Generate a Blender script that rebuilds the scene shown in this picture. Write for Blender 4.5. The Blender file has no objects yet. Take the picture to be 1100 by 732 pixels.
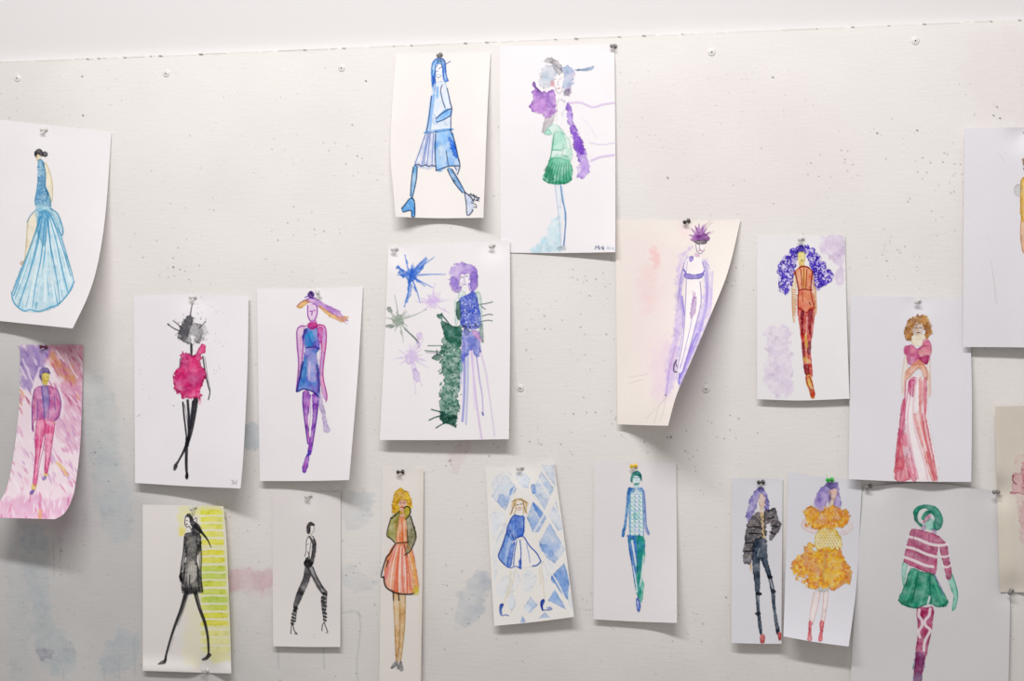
# A wall of watercolour fashion sketches pinned to a painted pin board.
import bpy, bmesh, math, random
import numpy as np
from mathutils import Vector, Matrix

random.seed(7)
C = bpy.context.scene.collection
SC = bpy.context.scene

# ------------------------------------------------------------------ camera
W, H = 1100, 732
FPX = 1100 * 50 / 36.0
YAW = math.radians(11.0)
DIST = 1.75
EYE = np.array([0.0, -DIST * math.cos(YAW), 1.5])
FWD = np.array([-math.sin(YAW), math.cos(YAW), 0.0])
RGT = np.array([math.cos(YAW), math.sin(YAW), 0.0])
UPV = np.array([0.0, 0.0, 1.0])
CX0 = EYE[0] - 0.0

cd = bpy.data.cameras.new('camera')
cam = bpy.data.objects.new('camera', cd)
C.objects.link(cam)
cd.lens = 50; cd.sensor_width = 36; cd.sensor_fit = 'HORIZONTAL'
cd.clip_start = 0.01
cam.location = EYE
cam.rotation_euler = (math.pi / 2, 0, YAW)
SC.camera = cam


def on_wall(px, py, lift=0.0):
    """point(s) in front of the board by `lift`, where the sheet hangs"""
    px = np.asarray(px, float); py = np.asarray(py, float)
    d = (FWD[None, :] * FPX + RGT[None, :] * (px.reshape(-1, 1) - W / 2)
         + UPV[None, :] * (H / 2 - py.reshape(-1, 1)))
    t = (-np.asarray(lift).reshape(-1) - EYE[1]) / d[:, 1]
    return EYE[None, :] + d * t[:, None]


# ------------------------------------------------------------------ colour and noise
def rgb(h):
    return np.array([int(h[i:i + 2], 16) / 255 for i in (0, 2, 4)])


def lin(c):
    c = np.asarray(c)
    return np.where(c <= 0.04045, c / 12.92, ((np.clip(c, 0, 1) + 0.055) / 1.055) ** 2.4)


NRNG = np.random.default_rng(11)


def vnoise(h, w, cell):
    """smooth value noise 0..1, cell in samples"""
    gh, gw = int(h / cell) + 3, int(w / cell) + 3
    g = NRNG.random((gh, gw))
    y = np.arange(h) / cell + NRNG.random(); x = np.arange(w) / cell + NRNG.random()
    y0 = y.astype(int); x0 = x.astype(int)
    fy = y - y0; fx = x - x0
    fy = (fy * fy * (3 - 2 * fy))[:, None]; fx = (fx * fx * (3 - 2 * fx))[None, :]
    a = g[y0][:, x0]; b = g[y0][:, x0 + 1]; c = g[y0 + 1][:, x0]; d = g[y0 + 1][:, x0 + 1]
    return (a * (1 - fx) + b * fx) * (1 - fy) + (c * (1 - fx) + d * fx) * fy


def fbm(h, w, cell):
    n = vnoise(h, w, cell) * .55 + vnoise(h, w, max(cell / 2.2, 1.2)) * .3 + vnoise(h, w, max(cell / 5, 1.1)) * .15
    return np.clip((n - .5) * 1.5 + .5, 0, 1)


def smooth01(x, a, b):
    t = np.clip((x - a) / (b - a + 1e-9), 0, 1)
    return t * t * (3 - 2 * t)


def catmull(P, closed, n=4):
    P = np.asarray(P, float); m = len(P)
    if m < 3: return P
    out = []
    rng = range(m) if closed else range(m - 1)
    for i in rng:
        if closed: p0, p1, p2, p3 = P[(i - 1) % m], P[i], P[(i + 1) % m], P[(i + 2) % m]
        else: p0, p1, p2, p3 = P[max(i - 1, 0)], P[i], P[i + 1], P[min(i + 2, m - 1)]
        for k in range(n):
            t = k / n
            out.append(.5 * (2 * p1 + (p2 - p0) * t + (2 * p0 - 5 * p1 + 4 * p2 - p3) * t * t + (3 * p1 - p0 - 3 * p2 + p3) * t ** 3))
    if not closed: out.append(P[-1])
    return np.array(out)


class Canvas:
    """watercolour sheet rasterised in photo-pixel space, later baked to vertex colours"""
    S = 3.0

    def __init__(s, x0, y0, x1, y1, paper):
        s.x0, s.y0 = x0, y0
        s.w, s.h = int((x1 - x0) * s.S) + 2, int((y1 - y0) * s.S) + 2
        p = rgb(paper)
        n = fbm(s.h, s.w, 60 * s.S)[..., None] - .5
        s.im = np.clip(p[None, None, :] + n * .018, 0, 1) * np.ones((s.h, s.w, 1))
        s.part = np.zeros((s.h, s.w), np.int16)
        s.names = ['']
        s.ref = (0, 0, 1)
        s.cur = None

    def R(s, x, y, k): s.ref = (x, y, k)

    def P(s, part): s.cur = part

    def pts(s, q):
        if isinstance(q, str):
            q = [tuple(map(float, a.split(','))) for a in q.split()]
        q = np.asarray(q, float)
        return q / s.ref[2] + np.array([s.ref[0], s.ref[1]])

    def box(s, P, pad):
        a = np.floor((P.min(0) - pad - [s.x0, s.y0]) * s.S).astype(int)
        b = np.ceil((P.max(0) + pad - [s.x0, s.y0]) * s.S).astype(int) + 1
        i0, j0 = max(a[0], 0), max(a[1], 0)
        i1, j1 = min(b[0], s.w), min(b[1], s.h)
        if i1 <= i0 or j1 <= j0: return None
        X = (np.arange(i0, i1) / s.S + s.x0)[None, :]
        Y = (np.arange(j0, j1) / s.S + s.y0)[:, None]
        return i0, j0, i1, j1, X, Y

    def put(s, b, al, col, part):
        i0, j0, i1, j1 = b[:4]
        al = np.clip(al, 0, 1)
        v = s.im[j0:j1, i0:i1]
        v[...] = v * (1 - al[..., None]) + col * al[..., None]
        part = part if part is not None else s.cur
        if part:
            if part not in s.names: s.names.append(part)
            k = s.names.index(part)
            q = s.part[j0:j1, i0:i1]
            q[al > .22] = k

    def W(s, col, q, a=.88, w=.5, soft=.35, edge=.25, var=.45, c2=None, cell=7, sm=True, part=None):
        P = s.pts(q)
        if sm: P = catmull(P, True, 3)
        b = s.box(P, w * 2 + soft * 2 + 1)
        if b is None: return
        X, Y = b[4], b[5]
        D = np.full((Y.shape[0], X.shape[1]), 1e9); ins = np.zeros(D.shape, bool)
        for (ax, ay), (bx, by) in zip(P, np.roll(P, -1, 0)):
            dx, dy = bx - ax, by - ay; L = dx * dx + dy * dy + 1e-12
            t = np.clip(((X - ax) * dx + (Y - ay) * dy) / L, 0, 1)
            D = np.minimum(D, (X - ax - t * dx) ** 2 + (Y - ay - t * dy) ** 2)
            if ay != by:
                ins ^= ((Y < ay) != (Y < by)) & (X < dx * (Y - ay) / dy + ax)
        D = np.sqrt(D); D = np.where(ins, -D, D)
        h, ww = D.shape
        if w > 0: D = D + (fbm(h, ww, max(2.2 * w, 2.5) * s.S) - .5) * (1.9 if w < 1 else 2.9) * w
        cov = smooth01(-D, -soft, soft)
        n = fbm(h, ww, cell * s.S)
        al = a * cov * (1 - var * n) + edge * cov * np.exp(-(D / (.7 + .5 * soft)) ** 2)
        c = rgb(col)[None, None, :]
        if c2:
            m = smooth01(fbm(h, ww, cell * 1.3 * s.S), .3, .7)[..., None]
            c = c * (1 - m) + rgb(c2)[None, None, :] * m
        # pigment settles: darker dried rim, granulation and pooled values
        if edge > 0:
            g = fbm(h, ww, 2.2 * s.S) - .5; p = fbm(h, ww, cell * .8 * s.S) - .5
            rim = np.exp(-((D + .5) / (.55 + .4 * soft)) ** 2) * (D < .6)
            val = 1.02 + .1 * g + .16 * p - min(edge, .4) * .5 * rim
            c = np.clip(1 - (1 - c * np.clip(val, .4, 1)[..., None]) * np.clip(1 - .16 * g - .3 * p, .6, 1.3)[..., None], 0, 1)
        s.put(b, al, c, part)

    def L(s, col, wd, q, a=.96, soft=.26, var=.12, part=None, sm=True, c2=None):
        P = s.pts(q)
        if sm and len(P) > 2: P = catmull(P, False, 4)
        if not isinstance(wd, (tuple, list)): wd = (wd, wd)
        ws = np.interp(np.linspace(0, 1, len(P)), np.linspace(0, 1, len(wd)), wd) / 2
        b = s.box(P, max(ws) + 1)
        if b is None: return
        X, Y = b[4], b[5]
        D = np.full((Y.shape[0], X.shape[1]), 1e9)
        for i in range(len(P) - 1):
            (ax, ay), (bx, by) = P[i], P[i + 1]
            dx, dy = bx - ax, by - ay; L = dx * dx + dy * dy + 1e-12
            t = np.clip(((X - ax) * dx + (Y - ay) * dy) / L, 0, 1)
            D = np.minimum(D, np.hypot(X - ax - t * dx, Y - ay - t * dy) - (ws[i] * (1 - t) + ws[i + 1] * t))
        al = a * smooth01(-D, -soft, soft)
        if var: al = al * (1 - var * fbm(*D.shape, 4 * s.S))
        c = rgb(col)[None, None, :]
        if c2:
            m = smooth01(fbm(*D.shape, 5 * s.S), .3, .7)[..., None]
            c = c * (1 - m) + rgb(c2)[None, None, :] * m
        s.put(b, al, c, part)

    def dots(s, col, region, n, r=(.3, .8), a=.8, part=None, seed=1):
        """n small blots inside a polygon region"""
        rg = random.Random(seed); P = s.pts(region)
        lo, hi = P.min(0), P.max(0); k = 0; tries = 0
        save = s.ref; s.ref = (0, 0, 1)
        while k < n and tries < n * 30:
            tries += 1
            x, y = rg.uniform(lo[0], hi[0]), rg.uniform(lo[1], hi[1])
            ins = False
            for (ax, ay), (bx, by) in zip(P, np.roll(P, -1, 0)):
                if (y < ay) != (y < by) and x < (bx - ax) * (y - ay) / (by - ay) + ax: ins = not ins
            if not ins: continue
            rr = rg.uniform(*r); k += 1
            s.L(col, rr * 2, [(x, y), (x + rg.uniform(-.7, .7) * rr, y + rg.uniform(-.7, .7) * rr)], a=a, var=0, part=part)
        s.ref = save

    def curls(s, cols, region, n, r=(1.2, 2.6), wd=.8, a=.85, part=None, seed=1):
        rg = random.Random(seed); P = s.pts(region)
        lo, hi = P.min(0), P.max(0); k = 0; tries = 0
        save = s.ref; s.ref = (0, 0, 1)
        while k < n and tries < n * 30:
            tries += 1
            x, y = rg.uniform(lo[0], hi[0]), rg.uniform(lo[1], hi[1])
            ins = False
            for (ax, ay), (bx, by) in zip(P, np.roll(P, -1, 0)):
                if (y < ay) != (y < by) and x < (bx - ax) * (y - ay) / (by - ay) + ax: ins = not ins
            if not ins: continue
            rr = rg.uniform(*r); k += 1; t0 = rg.uniform(0, 6.3); sp = rg.uniform(2.2, 4.6)
            s.L(rg.choice(cols), (wd, wd * 1.3, wd * .6), [(x + rr * math.cos(t0 + sp * i / 6), y + rr * math.sin(t0 + sp * i / 6)) for i in range(7)], a=a, var=.1, part=part)
        s.ref = save

    def blot(s, col, cx, cy, rays, r=4, part=None, a=.75, c2=None, rw=1.6, seed=1):
        """ink splat: ragged centre with blown rays to the given crop points"""
        rg = random.Random(seed)
        c = s.pts([(cx, cy)])[0]
        save = s.ref; tips = s.pts(rays); s.ref = (0, 0, 1)
        s.W(col, [(c[0] + r * (.7 + .6 * rg.random()) * math.cos(t), c[1] + r * (.7 + .6 * rg.random()) * math.sin(t)) for t in np.linspace(0, 6.28, 11)[:-1]],
            a=a, w=1.2, c2=c2, edge=.3, part=part)
        for t in tips:
            m = c + (t - c) * .5 + np.array([rg.uniform(-1, 1), rg.uniform(-1, 1)]) * 1.2
            s.L(col, (rw * 1.6, rw * .8, rw * .45), [c, m, t], a=a * .9, part=part, c2=c2)
            if rg.random() < .6: s.L(col, rw * .8, [t, t + (t - c) * .02], a=a, part=part)
            if rg.random() < .7:
                f = rg.uniform(.3, .7); q = c + (t - c) * f
                s.L(col, (rw * rg.uniform(1.0, 2.0), rw * .7), [q, q + (t - c) * .16], a=a * .8, part=part, c2=c2)
        for i in range(9):
            an = rg.uniform(0, 6.28); e = r * rg.uniform(1.2, 2.3)
            s.L(col, (rw * 1.5, rw * .4), [c + np.array([math.cos(an), math.sin(an)]) * r * .6, c + np.array([math.cos(an), math.sin(an)]) * e], a=a * .85, part=part, c2=c2)
        s.ref = save

    def sample(s, px, py):
        x = np.clip((px - s.x0) * s.S, 0, s.w - 1.001); y = np.clip((py - s.y0) * s.S, 0, s.h - 1.001)
        i = x.astype(int); j = y.astype(int); fx = (x - i)[:, None]; fy = (y - j)[:, None]
        return ((s.im[j, i] * (1 - fx) + s.im[j, i + 1] * fx) * (1 - fy) + (s.im[j + 1, i] * (1 - fx) + s.im[j + 1, i + 1] * fx) * fy)

    def part_at(s, px, py):
        i = np.clip(np.rint((px - s.x0) * s.S).astype(int), 0, s.w - 1)
        j = np.clip(np.rint((py - s.y0) * s.S).astype(int), 0, s.h - 1)
        return s.part[j, i]


# ------------------------------------------------------------------ materials
def nodes_of(name):
    m = bpy.data.materials.new(name); m.use_nodes = True
    nt = m.node_tree; b = nt.nodes['Principled BSDF']
    return m, nt, b


def paint_material(name, rough=.85, bump=.12, scale=900):
    """watercolour on toothy paper: paint layer attribute over procedural paper grain"""
    m, nt, b = nodes_of(name)
    at = nt.nodes.new('ShaderNodeAttribute'); at.attribute_name = 'paint'
    tc = nt.nodes.new('ShaderNodeTexCoord')
    nz = nt.nodes.new('ShaderNodeTexNoise'); nz.inputs['Scale'].default_value = scale; nz.inputs['Detail'].default_value = 3
    nt.links.new(tc.outputs['Object'], nz.inputs['Vector'])
    mr = nt.nodes.new('ShaderNodeMapRange'); mr.inputs[1].default_value = .3; mr.inputs[2].default_value = .7
    mr.inputs[3].default_value = .975; mr.inputs[4].default_value = 1.015
    nt.links.new(nz.outputs['Fac'], mr.inputs[0])
    mx = nt.nodes.new('ShaderNodeVectorMath'); mx.operation = 'SCALE'
    nt.links.new(at.outputs['Color'], mx.inputs[0]); nt.links.new(mr.outputs[0], mx.inputs['Scale'])
    nt.links.new(mx.outputs[0], b.inputs['Base Color'])
    bp = nt.nodes.new('ShaderNodeBump'); bp.inputs['Strength'].default_value = bump; bp.inputs['Distance'].default_value = .0005
    nt.links.new(nz.outputs['Fac'], bp.inputs['Height']); nt.links.new(bp.outputs['Normal'], b.inputs['Normal'])
    b.inputs['Roughness'].default_value = rough
    b.inputs['Specular IOR Level'].default_value = .03
    return m


M_SHEET = paint_material('watercolour_paper')


def plain(name, col, rough=.5, metal=0, trans=0, spec=.5, noise=.05):
    m, nt, b = nodes_of(name)
    tc = nt.nodes.new('ShaderNodeTexCoord')
    nz = nt.nodes.new('ShaderNodeTexNoise'); nz.inputs['Scale'].default_value = 300
    nt.links.new(tc.outputs['Object'], nz.inputs['Vector'])
    rp = nt.nodes.new('ShaderNodeValToRGB'); c = lin(rgb(col))
    rp.color_ramp.elements[0].color = (*(c * (1 - noise)), 1); rp.color_ramp.elements[1].color = (*np.clip(c * (1 + noise), 0, 1), 1)
    nt.links.new(nz.outputs['Fac'], rp.inputs['Fac']); nt.links.new(rp.outputs['Color'], b.inputs['Base Color'])
    b.inputs['Roughness'].default_value = rough; b.inputs['Metallic'].default_value = metal
    b.inputs['Transmission Weight'].default_value = trans; b.inputs['Specular IOR Level'].default_value = spec
    return m


# ------------------------------------------------------------------ meshes
def grid_mesh(name, co, quads, col=None, mat=None):
    me = bpy.data.meshes.new(name)
    me.vertices.add(len(co)); me.vertices.foreach_set('co', np.ascontiguousarray(co, np.float32).ravel())
    nq = len(quads)
    me.loops.add(nq * 4); me.loops.foreach_set('vertex_index', np.ascontiguousarray(quads, np.int32).ravel())
    me.polygons.add(nq)
    me.polygons.foreach_set('loop_start', np.arange(0, nq * 4, 4, dtype=np.int32))
    me.polygons.foreach_set('use_smooth', np.ones(nq, bool))
    me.update(calc_edges=True)
    if col is not None:
        at = me.color_attributes.new('paint', 'FLOAT_COLOR', 'POINT')
        at.data.foreach_set('color', np.concatenate([lin(col), np.ones((len(co), 1))], 1).astype(np.float32).ravel())
    if mat: me.materials.append(mat)
    return me


def tag(o, label=None, cat=None, group=None, kind=None):
    for k, v in (('label', label), ('category', cat), ('group', group), ('kind', kind)):
        if v: o[k] = v
    return o


def edge(q, n):
    P = np.array([tuple(map(float, a.split(','))) for a in q.split()])
    if len(P) > 2: P = catmull(P, False, 12)
    d = np.r_[0, np.cumsum(np.hypot(*np.diff(P, axis=0).T))]; d /= d[-1]
    t = np.linspace(0, 1, n)
    return np.stack([np.interp(t, d, P[:, 0]), np.interp(t, d, P[:, 1])], 1)


LIFT = {}
STEP = .5


class Sheet:
    def __init__(s, top, right, bottom, left, paper, lift, step=STEP):
        """edges as photo traces: top and bottom left-to-right, left and right top-to-bottom"""
        e = [edge(q, 50) for q in (top, bottom, left, right)]
        ln = [np.hypot(*np.diff(a, axis=0).T).sum() for a in e]
        s.nu = int(max(ln[0], ln[1]) / step) + 2; s.nv = int(max(ln[2], ln[3]) / step) + 2
        T, B = edge(top, s.nu), edge(bottom, s.nu); Lf, Rt = edge(left, s.nv), edge(right, s.nv)
        u = np.linspace(0, 1, s.nu)[None, :, None]; v = np.linspace(0, 1, s.nv)[:, None, None]
        G = ((1 - v) * T[None] + v * B[None] + (1 - u) * Lf[:, None] + u * Rt[:, None]
             - ((1 - u) * (1 - v) * T[0] + u * (1 - v) * T[-1] + (1 - u) * v * B[0] + u * v * B[-1]))
        s.px, s.py = G[..., 0].ravel(), G[..., 1].ravel()
        s.U = np.broadcast_to(u[..., 0], (s.nv, s.nu)).ravel(); s.V = np.broadcast_to(v[..., 0], (s.nv, s.nu)).ravel()
        s.z = np.maximum(lift(s.U, s.V), .0006)
        s.c = Canvas(s.px.min() - 1, s.py.min() - 1, s.px.max() + 1, s.py.max() + 1, paper)

    def lift_at(s, px, py):
        k = np.argmin((s.px - px) ** 2 + (s.py - py) ** 2)
        return s.z[k]

    def pin(s, pins):
        """paper is pressed flat against the board where it is pinned"""
        for x, y in pins:
            r2 = (s.px - x) ** 2 + (s.py - y) ** 2
            s.z = s.z * (1 - .75 * np.exp(-r2 / (2 * 11 ** 2)))
            s.z = np.where(r2 < 1.0, -.0003, s.z)

    def build(s, label, pins=()):
        s.pin(pins)
        co = on_wall(s.px, s.py, s.z)
        col = s.c.sample(s.px, s.py)
        idx = np.arange(s.nu * s.nv).reshape(s.nv, s.nu)
        quads = np.stack([idx[:-1, :-1], idx[1:, :-1], idx[1:, 1:], idx[:-1, 1:]], -1).reshape(-1, 4)
        org = co[int(s.nu / 2)].copy()
        o = bpy.data.objects.new('fashion_sketch', grid_mesh('fashion_sketch', co - org, quads, col, M_SHEET)); C.objects.link(o)
        o.location = org
        tag(o, label, 'drawing', 'fashion sketches pinned to the board')
        # painted layers lie a hair above the paper: first the whole figure, then its hair and clothes
        n = co[idx]
        tu = np.gradient(n, axis=1); tv = np.gradient(n, axis=0)
        nr = np.cross(tu.reshape(-1, 3), tv.reshape(-1, 3)); nr /= np.linalg.norm(nr, axis=1)[:, None] + 1e-12
        nr *= np.where(nr[:, 1] > 0, -1, 1)[:, None]
        qp = s.c.part_at(s.px, s.py)[quads]
        qid = np.where((qp > 0).sum(1) >= 2, qp.max(1), 0)
        ALONE = ('painted_splash', 'painted_flower', 'signature')
        kid = {nm: k for k, nm in enumerate(s.c.names)}
        loose = [kid[nm] for nm in ALONE if nm in kid]

        def layer(nm, f, up, parent):
            used, inv = np.unique(f, return_inverse=True)
            pm = grid_mesh(nm, co[used] - org + nr[used] * up, inv.reshape(-1, 4), col[used], M_SHEET)
            po = bpy.data.objects.new(nm, pm); C.objects.link(po); po.parent = parent
            return po
        fig = None
        if 'painted_figure' in kid:
            fig = layer('painted_figure', quads[(qid > 0) & ~np.isin(qid, loose)], .00010, o)
        for nm in s.c.names[1:]:
            f = quads[qid == kid[nm]]
            if nm == 'painted_figure' or len(f) < 12: continue
            for g in clusters(f, s.px, s.py):
                layer(nm, g, .00010 if nm in ALONE else .00020, o if nm in ALONE or fig is None else fig)
        s.obj = o
        return o


def clusters(f, px, py, cell=4.0):
    """split a painted part into its far-apart pieces (each shoe, each arm a mesh of its own)"""
    cx = px[f[:, 0]]; cy = py[f[:, 0]]
    key = np.stack([np.floor(cx / cell), np.floor(cy / cell)], 1).astype(int)
    cells, inv = np.unique(key, axis=0, return_inverse=True); inv = inv.ravel()
    pos = {tuple(c): i for i, c in enumerate(cells)}
    lab = -np.ones(len(cells), int); k = 0
    for i in range(len(cells)):
        if lab[i] >= 0: continue
        st = [i]; lab[i] = k
        while st:
            x, y = cells[st.pop()]
            for dx in (-1, 0, 1):
                for dy in (-1, 0, 1):
                    j = pos.get((x + dx, y + dy))
                    if j is not None and lab[j] < 0: lab[j] = k; st.append(j)
        k += 1
    l = lab[inv]; cnt = np.bincount(l, minlength=k); big = np.argmax(cnt)
    keep = [i for i in range(k) if cnt[i] >= .06 * cnt.sum() or i == big]
    out = []
    for i in keep:
        m = (l == i) if i != big else ((l == i) | ~np.isin(l, keep))
        out.append(f[m])
    return out
# ------------------------------------------------------------------ the sheets
F, HR, DR, TR_, SH, SK, JK = 'painted_figure', 'hair', 'dress', 'trousers', 'shoe', 'skirt', 'jacket'


def sheet_blue_gown():
    s = Sheet('-46,122 0,128.5 60,135 119.7,142', '119.7,142 113.5,228 105.5,281 95,317 78,353', '-46,340 0,345 78,353', '-46,122 -46,340',
              'eeeaec', lambda u, v: .002 + .014 * v ** 2 + .060 * u ** 5 * v ** 2.2)
    c = s.c; c.R(0, 120, 3.046)
    W, L = c.W, c.L
    c.P(F)
    W('efe2ba', '138,165 150,170 160,195 168,230 170,270 162,300 155,250 148,200', a=.8, edge=.1)
    W('efe4c2', '92,358 118,330 121,400 108,430 98,470 84,482 87,420', a=.8, edge=.15)
    W('e6d2a4', '118,142 128,140 134,152 130,164 120,160', a=.9)
    L('bfa964', .7, '150,168 163,198 171,235 171,285 163,305'); L('bfa964', .7, '90,358 86,430 80,490 68,500'); L('bfa964', .6, '120,400 108,430 98,472')
    W('c9a887', '66,495 76,488 82,498 72,505', a=.6); L('7a5a48', .6, '119,150 124,149', a=.7); L('a0584c', .7, '122,158 126,158')
    c.P(HR)
    W('242228', '113,135 119,126 128,122 138,128 142,139 139,147 130,143 123,139 116,150', a=.95, w=.3)
    W('242228', '139,134 147,130 155,134 155,144 147,148 140,144', a=.95, w=.3)
    c.P(DR)
    W('6aa9cc', '124,160 140,160 148,185 148,240 160,265 168,300 160,328 130,332 118,312 113,290 120,250 124,210', a=.9, c2='3f88b8', w=.5)
    c.dots('2f6fa4', '124,165 142,165 148,240 158,280 150,320 122,305 122,250', 45, (.3, .7), .6)
    c.dots('c8e2f0', '124,165 142,165 148,240 158,280 150,320 122,305 122,250', 22, (.3, .6), .6, seed=3)
    L('2f6f9c', .8, '140,162 149,200 148,242'); L('2f6f9c', .9, '148,250 156,268 152,290'); L('24527c', 1.2, '150,258 158,272', a=.7)
    L('3f7fa8', 1.0, '118,322 100,340 89,362', a=.8)
    W('9fd2e6', '118,310 165,312 185,350 197,372 215,460 243,555 220,600 180,640 130,655 75,652 45,625 38,595 55,545 85,480 108,430 121,380', a=.85, c2='c6e7f2', edge=.35, w=.7)
    W('a4d2e6', '165,316 190,335 207,388 202,405 188,375 176,350', a=.8, edge=.4)
    L('2f87b4', .9, '165,318 190,336 207,388 201,406 190,380')
    for q, wd in (('138,330 110,430 72,530 45,602', 1.6), ('140,330 122,440 90,550 60,640', 1.5), ('145,335 130,450 105,560 85,640', .9), ('150,335 148,450 130,560 118,645', 1.2),
                  ('152,330 165,440 172,540 190,635', 1.3), ('158,328 185,430 205,520 222,590', 1.5), ('155,330 172,400 190,500 205,610', .8), ('132,345 100,470 70,560 50,612', .9), ('158,330 196,400 225,490 241,553', 1.0),
                  ('150,400 150,500 160,600', .8)):
        L('3893bf', (wd * .6, wd, wd * .8), q, a=.75)
    L('2d8fc0', 1.3, '38,592 46,626 76,652 100,648 130,655 165,640 190,632 222,598 236,572 243,556', a=.75)
    for q in ('110,470 85,560', '168,430 190,520', '130,500 110,600', '198,470 215,540'): L('e8f6fa', 1.6, q, a=.6)
    for q, wd in (('136,350 104,450 66,560', 2.2), ('143,350 126,470 100,600', 2.6), ('152,360 152,470 148,620', 2.4), ('160,350 184,450 205,580', 2.4), ('170,360 205,460 228,550', 2.0), ('146,380 138,500 122,620', 1.6), ('156,400 170,520 180,620', 2.0)):
        L('e6f5fa', (wd * .4, wd, wd * 1.3), q, a=.8, soft=.8)
    for q, wd in (('132,345 104,430 62,540 42,590', 1.6), ('148,350 136,470 118,560 106,640', 1.3), ('156,340 166,440 188,560 196,630', 1.4), ('164,330 200,430 232,540', 1.4), ('140,340 118,440 84,570', 1.0)):
        L('2f86b8', (wd, wd * .8, wd * .5), q, a=.8)
    W('4594c4', '128,330 162,328 156,380 146,440 132,420 122,390', a=.6, soft=1.5)
    return s.build('large sheet of a woman in a pale blue backless gown, cut by the left edge', PINNED['blue_gown']), s


def sheet_pink_man():
    s = Sheet('18.6,370.6 89,370.6', '89,370.6 88.4,417 86,480 80.5,524 77,537 72.5,547 66.5,554 58.8,558', '-16,556 20,557 58.8,558', '18.6,370.6 21.5,380 20.7,432 15.8,480 8.6,520 -1,540 -16,556',
              'efdde6', lambda u, v: .002 + .05 * v ** 3 + .012 * u * v ** 2)
    c = s.c; c.R(0, 360, 3.486)
    W, L = c.W, c.L
    W('8a70b4', '66,40 170,40 180,90 140,150 120,210 80,190 68,120', a=.8, soft=3, edge=0, w=3)
    W('c0607f', '180,38 312,38 312,180 290,250 230,170 190,110', a=.6, soft=5, edge=0, w=4)
    W('cf9048', '200,70 235,110 285,170 270,190 220,140 190,100', a=.65, soft=3, edge=0, w=2)
    W('cf84ac', '225,190 300,200 300,420 250,420 220,330', a=.55, soft=5, edge=0, w=4)
    W('d184b4', '0,620 60,600 200,610 270,600 230,690 0,692', a=.5, soft=4, edge=0, w=4)
    rg = random.Random(5)
    for i in range(420):
        x, y = rg.uniform(-40, 310), rg.uniform(40, 690)
        t = (y - 40) / 650
        if t < .25 and x < 170: pal = ['7d63a8', '9a82c0', 'efe6f2', '8570b0', 'b49cc8']
        elif t < .35: pal = ['c45f80', 'd99060', 'f2e2ea', 'b8608f', 'd07fa8', 'e8c0d0']
        elif t < .75: pal = ['cf9cc8', 'd88ab4', 'f4e8f0', 'e2b6d4', 'efd8e6', 'c79ac8', 'f6eef3']
        else: pal = ['d981ac', 'f3e4ec', 'e6aeca', 'f6ecf2', 'd06a9a', 'ecc4d8']
        ln = rg.uniform(18, 46); an = rg.uniform(.95, 1.2) if t < .8 else rg.uniform(1.2, 1.9)
        L(rg.choice(pal), (1.0, rg.uniform(1.6, 3.2), 1.0), [(x, y), (x + ln * .5 * math.cos(an) + 2, y + ln * .5 * math.sin(an)), (x + ln * math.cos(an), y + ln * math.sin(an))], a=.72, var=.4)
    for q in ('215,480 235,500 250,525', '150,660 150,688'): L('e6b455', 3.2, q, a=.6, soft=1)
    for q in ('85,90 110,150 130,195', '78,120 98,165', '210,60 240,100', '245,70 270,130 290,160', '262,230 285,260'): L('f6eef4', 1.5, q, a=.75)
    c.P(F)
    L('f3e3ee', 3.5, '150,125 122,220 116,360', a=.7); L('f3e3ee', 3, '190,130 230,230 232,310', a=.7)
    W('dccb3c', '158,148 182,142 184,165 172,186 160,180', a=.95, w=.3, c2='c9a640')
    W('e0d255', '164,186 176,184 174,196 164,196', a=.8, w=.2); L('7a4a3a', .6, '162,160 166,160'); L('7a4a3a', .6, '174,158 178,157'); L('b05050', .7, '166,174 175,172')
    W('e6b98c', '190,310 206,316 204,330 194,328', a=.8, w=.3)
    W('dcc060', '120,560 137,557 132,580 120,584', a=.9, w=.2); W('dcc060', '166,514 178,512 178,528 166,532', a=.9, w=.2)
    c.P(HR); W('75629e', '148,152 150,132 164,122 182,127 188,145 182,144 168,142 157,150 155,172', a=.9, w=.3, c2='5c4f86')
    c.P(JK)
    W('cc68a4', '130,203 155,190 185,190 215,205 229,250 222,302 202,325 182,318 130,322 127,360 120,355 120,300 122,240', a=.9, c2='b85aa0', w=.3); L('e29cc4', 1.8, '140,215 134,300', a=.6, soft=.6); L('e29cc4', 1.8, '206,225 212,290', a=.6, soft=.6)
    W('8d90c8', '156,195 178,195 183,262 168,312 160,250', a=.85, w=.3, c2='a49ad0')
    for q in ('130,203 120,260 121,355', '155,192 163,250 166,310', '180,193 186,250 180,310', '215,206 229,250 222,300 205,322', '140,240 140,318', '204,230 208,280'): L('5b3f8e', .8, q, a=.8)
    c.P(TR_)
    W('dd4a84', '140,318 172,324 163,385 150,450 143,500 138,556 125,556 133,450 133,380', a=.95, w=.2, c2='ee88b0')
    W('dd4a84', '166,324 205,330 196,400 187,460 179,514 168,514 172,440 168,385', a=.95, w=.2, c2='ee88b0'); L('f6e6ee', (.6, 2.2, 2.0), '166,388 158,440 150,520', a=.8)
    for q in ('138,320 130,390 133,450 123,555', '172,330 165,410 150,480 138,556', '206,332 196,402 188,462 179,512', '166,400 170,440 166,512'): L('9c2f6a', .7, q, a=.7)
    for q in ('150,340 146,420 134,530', '190,340 182,420 174,490'): L('f4bcd2', 1.3, q, a=.7, soft=.6)
    c.P(SH)
    W('6f5aa8', '112,590 122,580 130,584 118,600', a=.9, w=.2); W('7a62b4', '158,536 172,528 174,538 162,546', a=.9, w=.2)
    return s.build('narrow curling sheet of a man in pink suit on pink and purple streaks', PINNED['pink_man']), s


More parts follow.
